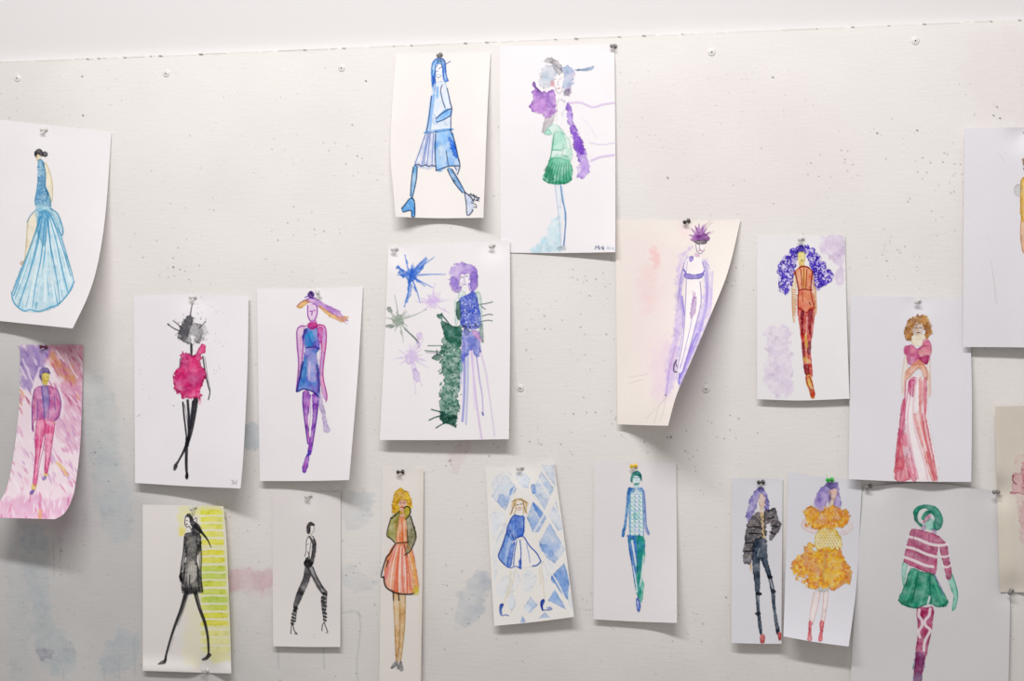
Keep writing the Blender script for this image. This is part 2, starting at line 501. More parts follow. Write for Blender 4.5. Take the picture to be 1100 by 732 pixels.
def sheet_crimson():
    s = Sheet('143.8,318 200,316 267,318', '267,318 265.9,394 262,480 258.4,525', '145,519 200,522.5 258.4,525', '143.8,318 145,519',
              'f0ecf0', lambda u, v: .002 + .010 * v ** 2 + .022 * u ** 3 * v ** 1.5 + .004 * u)
    c = s.c; c.R(140, 300, 3.183)
    W, L = c.W, c.L
    c.dots('8a888c', '225,50 340,60 350,200 300,260 240,170', 26, (.2, .55), .5, seed=4)
    c.dots('a8a4a8', '30,200 150,180 150,480 30,520', 12, (.2, .45), .6, seed=9)
    L('a09aa0', .8, '24,470 34,464', a=.6); L('8c888c', .7, '146,432 150,434', a=.9)
    c.dots('77757a', '285,290 310,290 310,330 285,330', 5, (.2, .4), .6)
    c.P(F)
    W('f0ecee', '203,195 222,195 220,222 208,226', a=.9, edge=.2, w=.3); L('66646a', .5, '204,200 208,220 214,226 220,210', a=.8)
    L('242226', 2.2, '208,222 209,258', a=.95); L('7a787c', .8, '213,224 213,250', a=.7)
    L('4a474c', 1.6, '172,272 169,306', a=.8); L('77757a', .9, '178,270 177,300', a=.7)
    L('1f1d22', (1.2, 1.5, 1.0, 1.2), '248,264 256,318 267,368 272,388 267,412'); L('5c5a60', .6, '255,266 264,330 274,382', a=.8)
    for q, wd in (('180,422 184,470 190,520 194,560', (2.0, 1.6)), ('196,415 200,470 200,520 197,570', (2.8, 2.2)), ('194,545 192,615 194,675', (3.4, 2.8, 2.0)), ('188,560 188,640 192,672', .8),
                  ('186,430 194,480 199,545', .6), ('224,412 217,465 207,520 196,560', (5.6, 3.6)), ('214,418 208,470 204,510', 2.0), ('200,545 182,590 165,622 152,648', (3.2, 2.2, 1.6)), ('192,575 172,610 150,636', .7)):
        L('1b1a1f', wd, q, a=.92)
    W('1b1a1f', '190,664 197,662 199,676 194,686 188,680', a=.95, w=.1); W('3f3d42', '148,640 156,632 162,640 154,654 148,654', a=.9, w=.1)
    L('d9d5da', .6, '189,440 194,500', a=.9); L('55627c', .7, '212,430 204,500', a=.7)
    c.P(HR)
    W('55555a', '166,182 178,152 200,126 215,135 226,150 240,160 246,188 236,215 222,222 222,196 203,194 206,222 180,216 168,202', a=.8, c2='9b9a9e', w=1.6, edge=.3)
    W('3f3f44', '172,168 190,135 205,122 214,140 206,170 196,205 178,208', a=.7, w=1.4, soft=1)
    W('b8b6b8', '225,160 258,168 262,190 246,205 228,200', a=.6, w=1.4)
    for q, wd in (('205,128 208,105 212,84', 1.0), ('170,178 148,168 130,155', 1.0), ('176,168 160,152 146,142', .9), ('236,168 246,158 258,144', 1.0)): L('3f3e44', (wd * 1.3, wd * .8), q)
    L('3f3e44', 1.6, '129,154 132,157'); c.dots('66656a', '150,110 270,110 275,225 155,225', 34, (.25, .6), .6)
    c.P(DR)
    W('e2206c', '172,256 190,250 205,258 212,262 228,250 238,228 254,222 258,242 246,262 240,290 256,318 256,345 242,368 243,398 238,426 230,408 208,410 192,404 182,412 177,395 155,385 147,350 151,318 170,300 176,280', a=.93, c2='c51f66', w=1.2, edge=.4, cell=8)
    W('f08cb4', '228,395 240,392 242,420 236,428', a=.55, w=.5); W('b01a62', '180,330 225,320 230,370 190,385', a=.35, soft=3, w=2)
    c.P('signature')
    for q in ('344,688 349,688 350,700 346,704', '353,688 355,702 359,694 362,702 364,688'): L('8a868c', .5, q, a=.8)
    return s.build('sheet of a figure with a grey ink-blot head and a short crimson blot dress', PINNED['crimson']), s


def sheet_orange_hair():
    s = Sheet('276,310.5 333,310 390,308', '390,308 384,408 375,516', '279,517 330,517 375,516', '276,310.5 279,517',
              'f1edf0', lambda u, v: .002 + .008 * v ** 2 + .026 * u ** 3 * v ** 1.3)
    c = s.c; c.R(270, 300, 3.253)
    W, L = c.W, c.L
    c.P(F)
    W('d8a4da', '197,92 228,90 230,122 220,146 208,150 198,130', a=.6, w=.3, edge=.2)
    for q in ('197,92 198,130 210,150 222,144 231,115 228,92', '205,112 210,112', '218,110 223,110', '213,112 211,126'): L('9030a8', 1.1, q)
    W('cc76c4', '207,145 226,145 228,162 206,162', a=.8, w=.3)
    W('c878c6', '160,172 186,166 180,250 172,330 158,392 166,300 160,230', a=.65, w=.5, c2='d898c8')
    for q in ('196,164 162,172 160,230 165,300 157,392', '184,200 180,260 174,330 162,388'): L('8a2a9c', 1.2, q, a=.85)
    W('d45aa4', '228,164 256,164 262,210 252,300 248,330 263,402 262,425 247,400 238,330 246,240', a=.65, w=.5, c2='b060c0')
    for q in ('228,162 256,165 262,215 250,330 264,404 261,428', '244,200 246,250 238,330'): L('b0288a', 1.2, q, a=.85)
    W('9148b8', '183,392 203,395 204,450 197,490 202,540 206,566 198,578 187,505 181,440', a=.88, c2='b858c0', w=.5)
    W('7c38b4', '213,402 236,410 229,470 222,520 211,592 200,582 208,540 214,480', a=.9, c2='a04cc4', w=.5)
    for q in ('181,395 180,440 188,505 197,575', '207,405 207,470 200,530', '236,412 229,480 212,590', '196,445 204,470'): L('4a2090', 1.2, q, a=.8)
    W('f4eef2', '205,420 211,420 212,470 207,520 204,540 200,500', a=.9, edge=0, w=.2); L('ead0ec', 1.2, '206,470 204,530', a=.5); L('ead0ec', .8, '196,420 194,470', a=.5)
    W('8c3cb8', '202,575 213,590 207,615 196,612', a=.9, w=.3)
    W('8038bc', '194,612 202,616 200,645 190,676 178,672 180,648', a=.95, w=.4, c2='3c48c0'); W('3a4fc8', '198,600 207,598 206,612 199,614', a=.7, w=.2)
    W('c060c8', '186,640 194,635 190,660 184,664', a=.7, w=.2)
    c.P(HR)
    W('9448b8', '192,72 212,62 232,70 262,88 300,108 324,130 338,146 315,144 280,120 240,100 215,86 196,84', a=.75, w=.8, c2='b872c8')
    W('e29c40', '157,97 172,80 194,73 206,78 190,90 174,101', a=.9, w=.5, c2='c86a5a')
    W('e8a84c', '234,92 262,106 300,130 341,130 330,142 320,152 290,140 256,118', a=.85, w=.9, c2='d08a58')
    W('3c1874', '196,52 208,42 219,50 217,66 204,68', a=.95, w=.5); L('2a1050', 1.2, '205,44 214,58'); L('6f3aa4', 1.2, '188,64 200,60 214,68 224,66')
    L('7c3aa0', .8, '160,94 180,76 200,70', a=.8); L('8a4a9c', .7, '240,84 300,116', a=.6); L('a478c0', .8, '290,104 312,112', a=.6); L('cfa0c0', .7, '325,150 336,158', a=.7)
    c.P(DR)
    W('5c50c0', '188,172 226,165 234,185 240,240 228,262 240,330 240,392 238,416 220,396 185,385 158,396 166,350 182,290 186,240 178,205', a=.92, c2='3c6ccc', w=.6, cell=9)
    W('1f90d0', '190,192 214,186 222,222 200,238 188,222', a=.85, w=.8, c2='2a6ccc'); W('cdb2e0', '195,272 230,262 228,345 206,362 196,330', a=.7, w=1, soft=1)
    W('3a86cc', '180,290 196,280 190,350 172,370', a=.6, soft=1, w=.8)
    L('20206c', 1.6, '228,300 236,350 238,396', a=.7, soft=.6); L('26267c', 2.0, '176,300 168,350', a=.6, soft=.8); L('1a6cb8', 2.4, '200,196 210,230', a=.6, soft=.8); L('e4d4f0', 1.4, '204,290 202,350', a=.7, soft=.6)
    W('c8267c', '199,154 226,152 230,170 212,176 198,170', a=.9, w=.5); W('c03a98', '228,176 250,170 252,200 238,222', a=.7, w=.8)
    for q in ('180,205 192,175', '158,394 185,384 218,396 238,416', '182,290 168,350 158,392', '226,240 240,245', '192,240 224,236'): L('241e74', 1.4, q, a=.8)
    L('5a2a9c', 2.2, '228,330 234,372 230,398', a=.6)
    c.P('scarf')
    W('b8a4d2', '238,392 250,430 262,490 274,528 262,536 252,528 248,480 236,440', a=.8, w=.7, soft=.7); W('c8a8dc', '238,232 250,262 246,330 238,330', a=.5, w=.6)
    return s.build('sheet of a purple figure with streaming orange hair and short blue-violet dress', PINNED['orange_hair']), s


def sheet_black_yellow():
    s = Sheet('153.3,542.4 200,543 240,544', '240,544 242.5,570 244.3,602 247,670 248.5,724', '153.3,721 200,722.5 248.5,724', '153.3,542.4 153.3,721',
              'ebe6e4', lambda u, v: .0018 + .006 * v * (1 - v) * 2 + .006 * u ** 3 + .006 * np.exp(-((1 - v) / .06) ** 2) * (1 - np.exp(-((u - .72) / .1) ** 2)))
    c = s.c; c.R(145, 530, 3.624)
    W, L = c.W, c.L
    W('ecea70', '170,62 215,55 262,60 330,62 342,82 215,90 190,95 178,160 168,130', a=.5, soft=2, edge=0, w=2)
    W('f0e02c', '172,140 196,135 194,160 176,165', a=.6, soft=1.5, edge=0)
    W('eceaa8', '212,390 262,400 262,660 200,660 190,560', a=.38, soft=5, edge=0, w=3)
    W('e6e65c', '250,62 340,64 356,230 372,480 372,640 285,650 262,560 256,400', a=.42, soft=3, edge=0, w=2)
    ys = [66, 92, 120, 149, 180, 222, 250, 284, 314, 343, 374, 404, 436, 466, 496, 536, 566, 600]
    cols = ['eceb50', 'eceb50', 'edec5c', 'ebea60', 'eeea4a', 'ece63a', 'e8e638', 'd8e450', 'd2e254', 'dae444', 'cfe04c', 'c4dc50', 'd8e44c', 'e6e640', 'ece43c', 'eeec84', 'f0ee90', 'f2f0a4']
    for y, k in zip(ys, cols):
        xr = 338 + (y - 60) * .055
        W(k, [(258, y + 2), (300, y - 1), (xr, y + 1), (xr, y + 20), (300, y + 21), (256, y + 20)], a=.85 if y < 520 else .6, soft=.5, edge=.1, w=.7, sm=False)
    W('a8cc50', '270,290 345,285 352,330 290,345 262,320', a=.35, soft=4, edge=0, w=2); W('a0c84c', '280,395 362,400 366,440 300,445', a=.35, soft=4, edge=0, w=2)
    for y in ys[1:]:
        L('f2efdc', 1.3, [(256, y - 3), (290, y - 6), (320, y - 4), (340 + (y - 60) * .055, y - 5)], a=.85)
    c.P(F)
    W('f0ece6', '198,92 212,90 212,128 202,132 194,120', a=.9, edge=0, w=.2)
    L('26262a', .8, '197,92 194,118 201,132 212,130 222,150'); L('26262a', .7, '200,108 205,107'); L('3a3a3c', 1.1, '199,121 204,121')
    L('26262a', (1.8, 1.4, 2.0), '194,172 189,230 180,290 178,340'); L('26262a', 1.2, '200,180 192,260 184,300', a=.8); W('26262a', '172,318 184,310 186,345 176,345', a=.85, w=.4)
    L('26262a', (1.6, 1.2, 1.6), '254,168 258,240 257,320 262,382'); L('26262a', .7, '248,200 252,290 250,345', a=.8)
    for q, wd in (('200,390 182,450 158,510 138,570 120,636', (5.5, 4.2, 3.0, 2.4, 2.2)), ('236,390 252,450 272,505 284,565 287,628', (4.6, 3.6, 3.2, 2.6, 2.2))): L('232326', wd, q, a=.93)
    L('a6a29c', 1.6, '205,400 188,460 166,515', a=.6); L('8a8680', .8, '196,420 170,490', a=.7); L('a6a29c', 1.2, '241,400 256,450', a=.6)
    L('b8b4ac', 2.2, '150,560 132,615', a=.4)
    W('232326', '118,634 124,638 120,662 100,668 88,668 100,656 112,650', a=.95, w=.3); W('232326', '286,624 298,630 282,648 264,652 262,646 276,636', a=.95, w=.3)
    c.P(HR)
    W('1f1f23', '196,92 205,80 220,86 230,108 250,124 262,150 242,160 226,142 214,112 210,94', a=.96, w=.5)
    L('1f1f23', (5, 2.6, 1.4, .6), '236,130 262,156 284,184 296,212'); L('1f1f23', 1, '222,138 230,165'); L('1f1f23', .8, '226,105 240,96 240,112', a=.8)
    c.P(DR)
    W('2b2b2e', '192,165 216,150 240,155 256,165 256,215 240,258 250,300 253,382 190,385 180,350 190,290 200,250 194,205', a=.93, c2='55534f', w=.8, edge=.3, cell=4)
    W('d6d1c9', '202,294 228,264 242,300 236,336 208,356', a=.8, w=1.4, soft=1.0, edge=0); W('8f8b86', '212,180 236,185 228,225 208,240', a=.55, w=1, soft=.8)
    for x in range(184, 262, 7): L('1d1d20', 1.5, [(x, 362 + (x * 7) % 11), (x + 2, 386 + (x * 5) % 9)], a=.8)
    for q in ('210,292 206,340', '220,280 216,345', '230,272 228,335', '200,300 196,340', '236,280 238,330'): L('e0dbd2', (.6, 1.4, .6), q, a=.75, soft=.5)
    for q in ('194,290 188,350', '214,320 212,360', '244,290 248,360', '204,210 198,250', '246,200 238,250'): L('18181b', 1.1, q, a=.85, soft=.4)
    return s.build('sheet of a striding woman in black dress against yellow stripes, pinned top and bottom', PINNED['black_yellow']), s


def sheet_small_black():
    s = Sheet('292.3,528.5 366,528.5', '366,528.5 366,610 365.5,695.4', '293.3,694.6 330,695.4 365.5,695.4', '292.3,528.5 293.3,694.6',
              'e8e3e2', lambda u, v: .0018 + .006 * v ** 3)
    c = s.c; c.R(285, 515, 3.853)
    W, L = c.W, c.L
    L('b4aeac', .6, '198,645 206,646', a=.6); L('b4aeac', .6, '200,657 208,658', a=.6); pass
    c.P(F)
    W('f2eeec', '184,194 201,194 201,212 194,222 186,220', a=.9, edge=0, w=.2); L('5c5856', .5, '200,194 203,205 200,210 201,216 194,222 188,236')
    W('f0ebe8', '172,240 190,238 192,290 186,330 178,338 168,300', a=.9, edge=0, w=.2)
    for q, wd in (('178,238 170,258 169,295 164,320', .7), ('190,250 184,300 178,325', .7), ('176,300 184,330 183,352', .9), ('170,272 180,268', .5)): L('38363a', wd, q)
    for q, wd in (('236,604 244,592 247,604 258,632 252,636', .8), ('236,604 234,628', .8), ('108,605 106,640', .8), ('108,606 114,604 120,628 132,641 122,640', .9)): L('1f1d20', wd, q)
    c.P(HR); W('1d1b1e', '171,198 178,182 190,178 202,184 205,193 188,194 187,214 183,226 172,223', a=.96, w=.25); L('7a7674', .8, '178,190 182,186', a=.6)
    c.P('vest'); W('1b1a1d', '178,238 186,236 196,250 202,246 210,268 209,300 203,330 195,356 168,358 164,338 174,322 186,332 194,290 192,258', a=.95, w=.25); L('1b1a1d', .9, '196,236 206,254 210,270'); c.dots('b8b2ae', '190,300 206,270 204,320', 3, (.2, .4), .7)
    c.P(TR_)
    W('29292d', '166,360 190,382 182,420 152,490 132,530 122,548 116,522 134,462 158,405', a=.93, w=.3, c2='4a4a4e')
    W('5e5d61', '172,360 196,362 212,402 236,446 254,468 240,482 215,450 190,402', a=.9, w=.3, c2='86848a')
    for q in ('174,362 200,410 224,452 240,480', '196,362 214,404 238,446 256,468'): L('1d1c20', 1.0, q)
    W('1d1c20', '162,338 194,338 192,362 176,366 162,358', a=.9, w=.3)
    c.P('boot')
    for (x, y, r) in ((246, 474, 1.9), (241, 490, 1.8), (240, 506, 1.9), (244, 522, 1.8), (242, 538, 1.5), (246, 553, 1.4), (247, 568, 1.2), (246, 582, 1.1)):
        L('1f1e21', r * 2, [(x - 3, y), (x + 4, y + 4)], a=.9)
    L('1f1e21', .9, '254,470 252,510 250,545'); L('1f1e21', .8, '232,488 236,540 243,585'); c.dots('c8c2be', '236,480 252,480 248,580 242,580', 12, (.25, .5), .8)
    for (x, y, r) in ((126, 532, 1.7), (122, 545, 1.5), (118, 558, 1.5), (116, 572, 1.4), (114, 585, 1.5), (112, 597, 1.2)): L('1f1e21', r * 2, [(x - 3, y), (x + 3, y + 3)], a=.9)
    L('1f1e21', .8, '130,540 124,592'); c.dots('c8c2be', '112,550 124,550 120,595 110,595', 6, (.25, .5), .8)
    return s.build('small sheet of a thin side-on figure in black vest, trousers and heeled boots', PINNED['small_black']), s


def sheet_orange_dress():
    s = Sheet('410.9,502.6 455,503.5', '455,503.5 454,600 452,742', '407.2,742 452,742', '410.9,502.6 409,620 407.2,742',
              'ebe5e0', lambda u, v: .0018 + .012 * (u - .35) ** 2 * (.4 + v))
    c = s.c; c.R(395, 490, 3.025)
    W, L = c.W, c.L
    W('e6ddd0', '168,45 181,45 174,740 164,740', a=.5, soft=.6, edge=0, w=.2)
    c.P(F)
    W('e2a88c', '104,143 122,143 123,165 113,180 104,166', a=.95, w=.2); L('402c28', .7, '107,153 111,152'); L('402c28', .7, '116,153 120,153'); L('b02c30', 1.1, '109,167 117,167')
    W('e0a48a', '106,176 120,176 124,206 100,206', a=.9, w=.2)
    W('d6a262', '83,445 102,448 104,560 97,668 91,668 87,560', a=.9, w=.3, c2='e2bb84'); W('d6a262', '106,448 123,448 120,560 108,668 102,668 104,560', a=.9, w=.3, c2='e2bb84')
    for q in ('83,446 88,560 92,668', '103,450 105,560 98,668', '123,448 120,560 108,668'): L('9c7038', .6, q, a=.8)
    W('eee2da', '106,318 130,310 136,324 116,332', a=.95, w=.2, edge=0); L('2a2422', .8, '106,316 120,324 112,332'); L('2a2422', .6, '122,320 130,328')
    c.P(HR)
    W('f0bc10', '84,133 92,115 108,106 124,112 138,130 144,160 136,178 124,178 124,145 104,143 104,172 112,184 92,186 76,184 82,158', a=.95, w=1.2, c2='d09a14', edge=.3)
    c.curls(['f0cc3a', 'b0771a', 'f4d85c'], '82,130 108,108 140,130 142,175 126,172 124,142 102,142 100,180 80,182', 26, (.8, 1.8), .7, .8)
    c.P(DR)
    W('e77440', '92,208 126,204 130,280 94,286', a=.93, w=.3, c2='ec9058')
    W('ea8258', '92,286 130,284 150,320 164,400 166,430 142,448 95,445 56,420 52,390 62,332 78,296', a=.92, c2='f0a07c', w=.5)
    for q, k in (('98,290 84,350 72,420', 'f2b8a8'), ('104,290 98,360 94,440', 'e8583a'), ('112,290 114,360 112,444', 'f2a8b8'), ('120,290 134,360 140,444', 'f0b090'), ('126,288 150,350 160,430', 'e8a83c'),
                 ('92,292 72,350 58,400', 'e86a8a'), ('108,292 106,370 104,442', 'f6d0c0'), ('118,292 126,360 128,444', 'e8604a'), ('100,212 100,280', 'f0b48c'), ('112,208 114,280', 'd85a2c'), ('140,330 152,400', 'f0c078'), ('146,410 160,440', 'd8c030')):
        L(k, (.8, 1.6, 2.0), q, a=.75)
    for q in ('96,296 80,370 74,430', '108,300 103,380 104,440', '117,300 122,370 124,440', '88,300 70,360', '128,300 146,370'): L('fbe9e0', (.5, 1.5, .8), q, a=.85)
    for q in ('98,212 98,276', '118,212 120,276'): L('f8d8c4', 1.0, q, a=.7)
    for q in ('102,300 92,380 86,440', '122,300 134,380 140,436', '112,300 112,380 116,440'): L('dc4428', (.6, 1.2), q, a=.75)
    for q, wd in (('90,286 72,318 60,332 44,388 52,395', 1.4), ('52,392 58,424 78,440 100,448 140,450 152,446', 1.5), ('94,284 130,280', 1.1), ('82,440 84,470', 1.2), ('100,446 102,470', 1.0), ('66,340 62,360', 1.2), ('118,286 130,330', .6)): L('1f1a1a', wd, q)
    c.dots('2a2020', '120,330 160,360 160,430 130,440', 12, (.25, .5), .6)
    W('d8c430', '146,432 164,428 164,448 150,452', a=.7, w=.6)
    c.P(JK)
    W('8a8632', '76,200 96,184 106,184 100,215 94,262 90,282 76,268 64,255', a=.95, w=.4, c2='a09a4c')
    W('75744e', '122,196 140,196 156,240 158,266 142,306 120,322 130,284 128,235', a=.93, w=.5, c2='908e6c')
    W('b8a830', '118,172 128,164 137,168 138,190 126,206 120,196', a=.9, w=.3)
    for q, wd in (('76,200 62,255 76,270 90,284', 1.0), ('104,180 78,204', 1.2), ('118,170 128,164 138,172 137,190 124,206', 1.3), ('140,196 158,262', 1.1), ('158,266 140,308 120,322', 1.0), ('128,240 130,284', .8)): L('1f1c18', wd, q)
    c.dots('b8b4a0', '128,230 150,230 154,280 132,300', 22, (.3, .6), .6)
    c.P(SH)
    W('707076', '74,690 88,670 96,668 99,676 97,690 94,682 84,690', a=.95, w=.2); W('707076', '98,690 104,672 110,668 116,696 108,700 102,694', a=.95, w=.2); L('707076', .8, '97,680 97,694')
    return s.build('tall narrow sheet of a curly blonde woman in an orange dress and olive jacket', PINNED['orange_dress']), s


def sheet_blue_walk():
    s = Sheet('425.8,57.3 475,57 527,56.5', '527,56.5 524,110 522,160 519.3,234', '425,233 470,234.5 519.3,234', '425.8,57.3 421.5,110 419.5,165 423,210 425,233',
              'f0ebe8', lambda u, v: .0018 + .026 * v ** 1.3 * (2 * u - 1) ** 2 * (1 - .45 * v ** 2) + .006 * v ** 4)
    c = s.c; c.R(410, 45, 3.66)
    W, L = c.W, c.L
    c.P(F)
    W('f2f2f6', '212,94 235,90 236,130 222,142 212,126', a=.95, edge=0, w=.2)
    L('2a4a90', .6, '214,118 222,114'); L('5078b8', .6, '219,128 226,128'); L('4a6aa8', .6, '212,96 213,128 222,142 234,130', a=.8); L('38507c', .8, '224,106 246,92 270,76')
    W('f2f2f6', '202,292 215,296 220,318 210,324', a=.9, edge=0, w=.2)
    for q in ('216,296 204,302 203,314 210,324 220,318', '206,284 212,296', '210,312 216,322'): L('2a3a68', .7, q)
    W('4f9ad8', '124,490 140,490 136,540 122,612 112,604 118,540', a=.88, c2='86bde8', w=.4)
    for q in ('124,492 117,545 113,606', '140,490 136,545 120,614'): L('13244a', .9, q)
    W('5a94d4', '258,500 274,500 302,545 326,590 316,592 284,555', a=.88, c2='8ab4e4', w=.4)
    for q in ('258,502 284,552 318,594', '276,500 304,546 328,592', '280,545 290,548'): L('13244a', .9, q)
    c.P(SH)
    W('3a8cdc', '78,655 96,635 112,616 128,624 130,662 130,684 118,686 116,664 86,670', a=.92, c2='5aa4e6', w=.3)
    for q in ('78,656 96,634 112,616 128,626 130,684 118,686 115,664 84,670', '120,612 128,624'): L('13244a', 1.0, q)
    W('bccbec', '326,592 356,622 360,660 346,680 335,678 332,640', a=.85, c2='98b4e4', w=.4)
    for q, wd in (('326,592 333,640 335,678 346,680 360,662', .9), ('328,592 352,612 362,628', 1.2), ('345,600 360,606 366,616 356,626', 1.0), ('360,600 372,612 384,614 376,624', 1.1), ('366,622 382,626', .9), ('352,632 370,640 372,652 362,648', .8), ('356,606 350,596', .8), ('372,604 376,620', .7)): L('22304c', wd, q)
    c.P(HR)
    W('3f7fe0', '194,105 203,76 224,64 246,72 251,100 254,130 262,152 244,156 238,120 238,92 212,92 211,130 212,176 205,216 198,180', a=.92, c2='78b4f0', w=.4)
    for q in ('196,108 204,76 224,64 246,72 252,104 254,132 262,154', '212,92 209,130 212,178 204,216', '222,70 216,100', '230,70 240,104 246,150', '200,110 202,170', '204,140 206,200'): L('1a40a0', (.8, 1.2, .8), q, a=.85)
    L('a8dcf8', 1.4, '228,74 232,84', a=.8); L('a8dcf8', 1.3, '207,92 202,130', a=.8)
    c.P('sweater')
    W('cfe2f8', '206,165 244,155 258,180 272,250 272,330 268,348 178,356 185,300 195,220', a=.85, c2='dfecfa', w=.4)
    for q in ('196,215 186,300 176,356', '206,210 196,290 190,345', '220,180 218,220'): L('5a9ce8', 2.4, q, a=.6, soft=.8)
    W('6aaef2', '214,300 250,266 274,266 272,290 236,310 216,316', a=.85, c2='9ccaf6', w=.4)
    for q, wd in (('238,170 232,190 238,225 250,260', .9), ('258,184 270,240 276,262 272,290', 1.0), ('214,302 240,280 274,262', 1.0), ('216,316 240,308 272,290', 1.0), ('196,214 186,300 176,358', .9), ('272,290 272,345', .8)): L('182c64', wd, q)
    W('3a8ce8', '176,352 272,340 273,349 176,361', a=.85, w=.2); L('1f2d50', 1.0, '175,360 220,354 273,346')
    c.P(SK)
    W('bac8ec', '172,362 214,360 212,490 130,486 152,425', a=.75, c2='d8e0f4', w=.4)
    for q in ('172,364 152,420 130,486', '182,362 168,430 158,486', '192,362 184,430 178,484', '204,362 200,430 198,488', '188,362 174,425 166,480'): L('3a5ab4', .8, q, a=.85)
    L('182658', 1.1, '130,486 146,482 156,490 172,484 184,490 198,486 212,490')
    W('5ca2f0', '212,360 272,350 286,392 300,460 306,490 262,490 215,507', a=.92, c2='8fc2f6', w=.5, cell=8)
    W('2464e0', '262,375 282,390 298,440 296,462 282,440 270,410', a=.8, w=1); W('e2eefa', '222,420 236,405 240,440 226,450', a=.7, w=.8); W('d0dcf2', '284,470 302,464 306,490 298,520 288,500', a=.7, w=.5)
    for q, wd in (('212,362 210,430 214,507', .9), ('214,507 262,490 306,488', 1.0), ('272,350 288,395 304,470', 1.0), ('254,430 262,488', .8), ('304,462 308,490 298,522', .9), ('286,490 296,505', .7)): L('14244e', wd, q)
    return s.build('top sheet of a striding long-haired woman painted all in blue with pleated skirt', PINNED['blue_walk']), s


def sheet_green_tiers():
    s = Sheet('536.5,50 600,49 660,48', '660,48 661,160 661,271', '538,271.5 600,272 661,271', '536.5,50 538,271.5',
              'f1edf0', lambda u, v: .001 + .010 * u ** 2 * v ** 3 + .002 * u)
    c = s.c; c.R(525, 40, 3.05)
    W, L = c.W, c.L
    W('b2dbea', '206,602 236,596 234,655 244,690 205,706 150,706 138,692 178,660', a=.8, soft=2, w=2, edge=.1, c2='cbe8f1')
    c.P('trail')
    for q, wd, a in (('258,216 300,214 340,229 375,220 410,215', 1.8, .55), ('335,405 365,393 410,386', 2.0, .6), ('330,345 370,352 412,346', 1.0, .35), ('262,212 258,230 264,250', 1.2, .6), ('300,262 330,290 352,330', .8, .25)): L('c6a2e0', wd, q, a=a, soft=.7)
    c.P(F)
    W('f4eef0', '212,128 240,118 246,160 236,182 222,182', a=.9, edge=.1, w=.3); W('e8707c', '201,146 212,142 213,158 204,160', a=.7, soft=1, w=.4)
    for q in ('214,140 222,136', '230,138 238,136', '228,142 226,156 230,158', '224,168 234,166', '216,160 224,180 236,182 244,160'): L('9a7c94', .6, q, a=.8)
    L('c84a60', .8, '226,169 234,167', a=.6)
    W('f2eef2', '226,200 250,205 246,240 238,290 224,286 222,240', a=.8, edge=.15, w=.3); L('b8b0c4', .6, '240,200 226,215 220,260', a=.8); L('8e86b0', .9, '238,206 250,212', a=.7)
    W('d8e6f2', '216,480 234,480 238,560 240,690 234,690 228,580', a=.7, edge=.1, w=.3); L('a8b4cc', .7, '216,482 226,560 234,640 236,690', a=.8)
    L('3a70ac', (.9, 1.3, 1.2, 1.4), '235,480 241,530 252,580 250,635 246,684'); L('7ab0dc', 1.2, '240,490 248,560 248,600', a=.5); W('9aa4ac', '226,688 250,686 252,696 230,698', a=.5, soft=.8)
    c.P(HR)
    W('7c7a7e', '180,76 196,69 212,68 226,78 240,94 236,108 218,92 200,84 186,86', a=.75, w=1.1, c2='a8a4a8')
    W('a8bccd', '166,132 178,102 200,92 216,94 226,118 212,134 206,160 184,168 168,160', a=.75, w=1.2, c2='c8ccd8', soft=.8)
    W('b4a2d0', '236,100 262,94 280,118 272,160 262,190 248,184 244,150 246,122', a=.7, w=1.2, c2='9aaed0', soft=.8); W('7d7480', '246,176 266,168 262,190 248,190', a=.6, w=.8, soft=.8)
    W('8a8890', '210,92 236,100 240,120 224,118', a=.5, w=1)
    c.P('feather'); W('8aa4cc', '284,108 300,104 318,102 345,94 336,107 312,110', a=.85, w=.5, c2='5a7ca8'); L('8aa4cc', 1, '250,118 284,106', a=.6); W('a8c0e0', '246,100 266,98 278,112 262,122', a=.6, w=.7)
    c.P('fur_sleeve')
    W('b2aab0', '190,262 216,222 214,268 196,300 176,312 178,288', a=.75, w=.8, soft=.7)
    W('8a4fb8', '150,148 158,168 172,180 198,176 216,180 223,210 216,248 196,264 160,248 140,242 130,226 142,210 146,180', a=.88, c2='b67cd2', w=1.6, edge=.3)
    W('c894dc', '150,210 180,200 190,230 170,250 146,238', a=.6, w=1.4, soft=.8); L('4c3a78', 1.2, '149,148 156,166 170,180', a=.8)
    c.P(DR)
    W('d4efe2', '214,310 262,330 270,410 204,402 206,368', a=.75, c2='b0e2cc', w=.6)
    W('9fdcc4', '184,312 204,286 226,288 246,318 256,362 206,370 214,322', a=.8, c2='c4ecdc', w=.6); W('78c8a8', '180,314 198,300 206,318 188,320', a=.7, w=.4)
    W('2b9c70', '204,396 264,404 273,464 246,482 200,479 177,464 190,430', a=.9, c2='55b890', w=.7)
    W('a0dcc2', '215,385 260,390 264,420 215,415', a=.55, soft=2, w=1)
    for x, y in ((184, 470), (196, 478), (208, 480), (220, 482), (232, 481), (246, 480), (256, 476), (268, 466)):
        L('14704e', (.5, 1.0), [(210 + (x - 184) * .62, 412), ((x + 210 + (x - 184) * .62) / 2 - 2, 445), (x, y)], a=.8)
    L('14704e', 1.0, '178,464 200,479 230,474 248,481 272,464', a=.8); W('16704c', '184,430 205,425 212,465 188,468', a=.5, w=1, soft=1)
    L('1f7a58', .8, '214,320 208,366 200,402 190,432', a=.8); L('3c9a78', .8, '205,368 240,372', a=.7); L('8a8a98', .6, '246,350 238,400', a=.6); L('a0c8b8', .6, '240,300 262,340', a=.8)
    c.P('boa')
    W('7d48c2', '254,216 266,222 272,240 278,282 302,328 316,372 331,420 326,446 302,462 287,456 304,432 290,392 276,340 264,290 258,262', a=.85, c2='a57fdc', w=1, edge=.25)
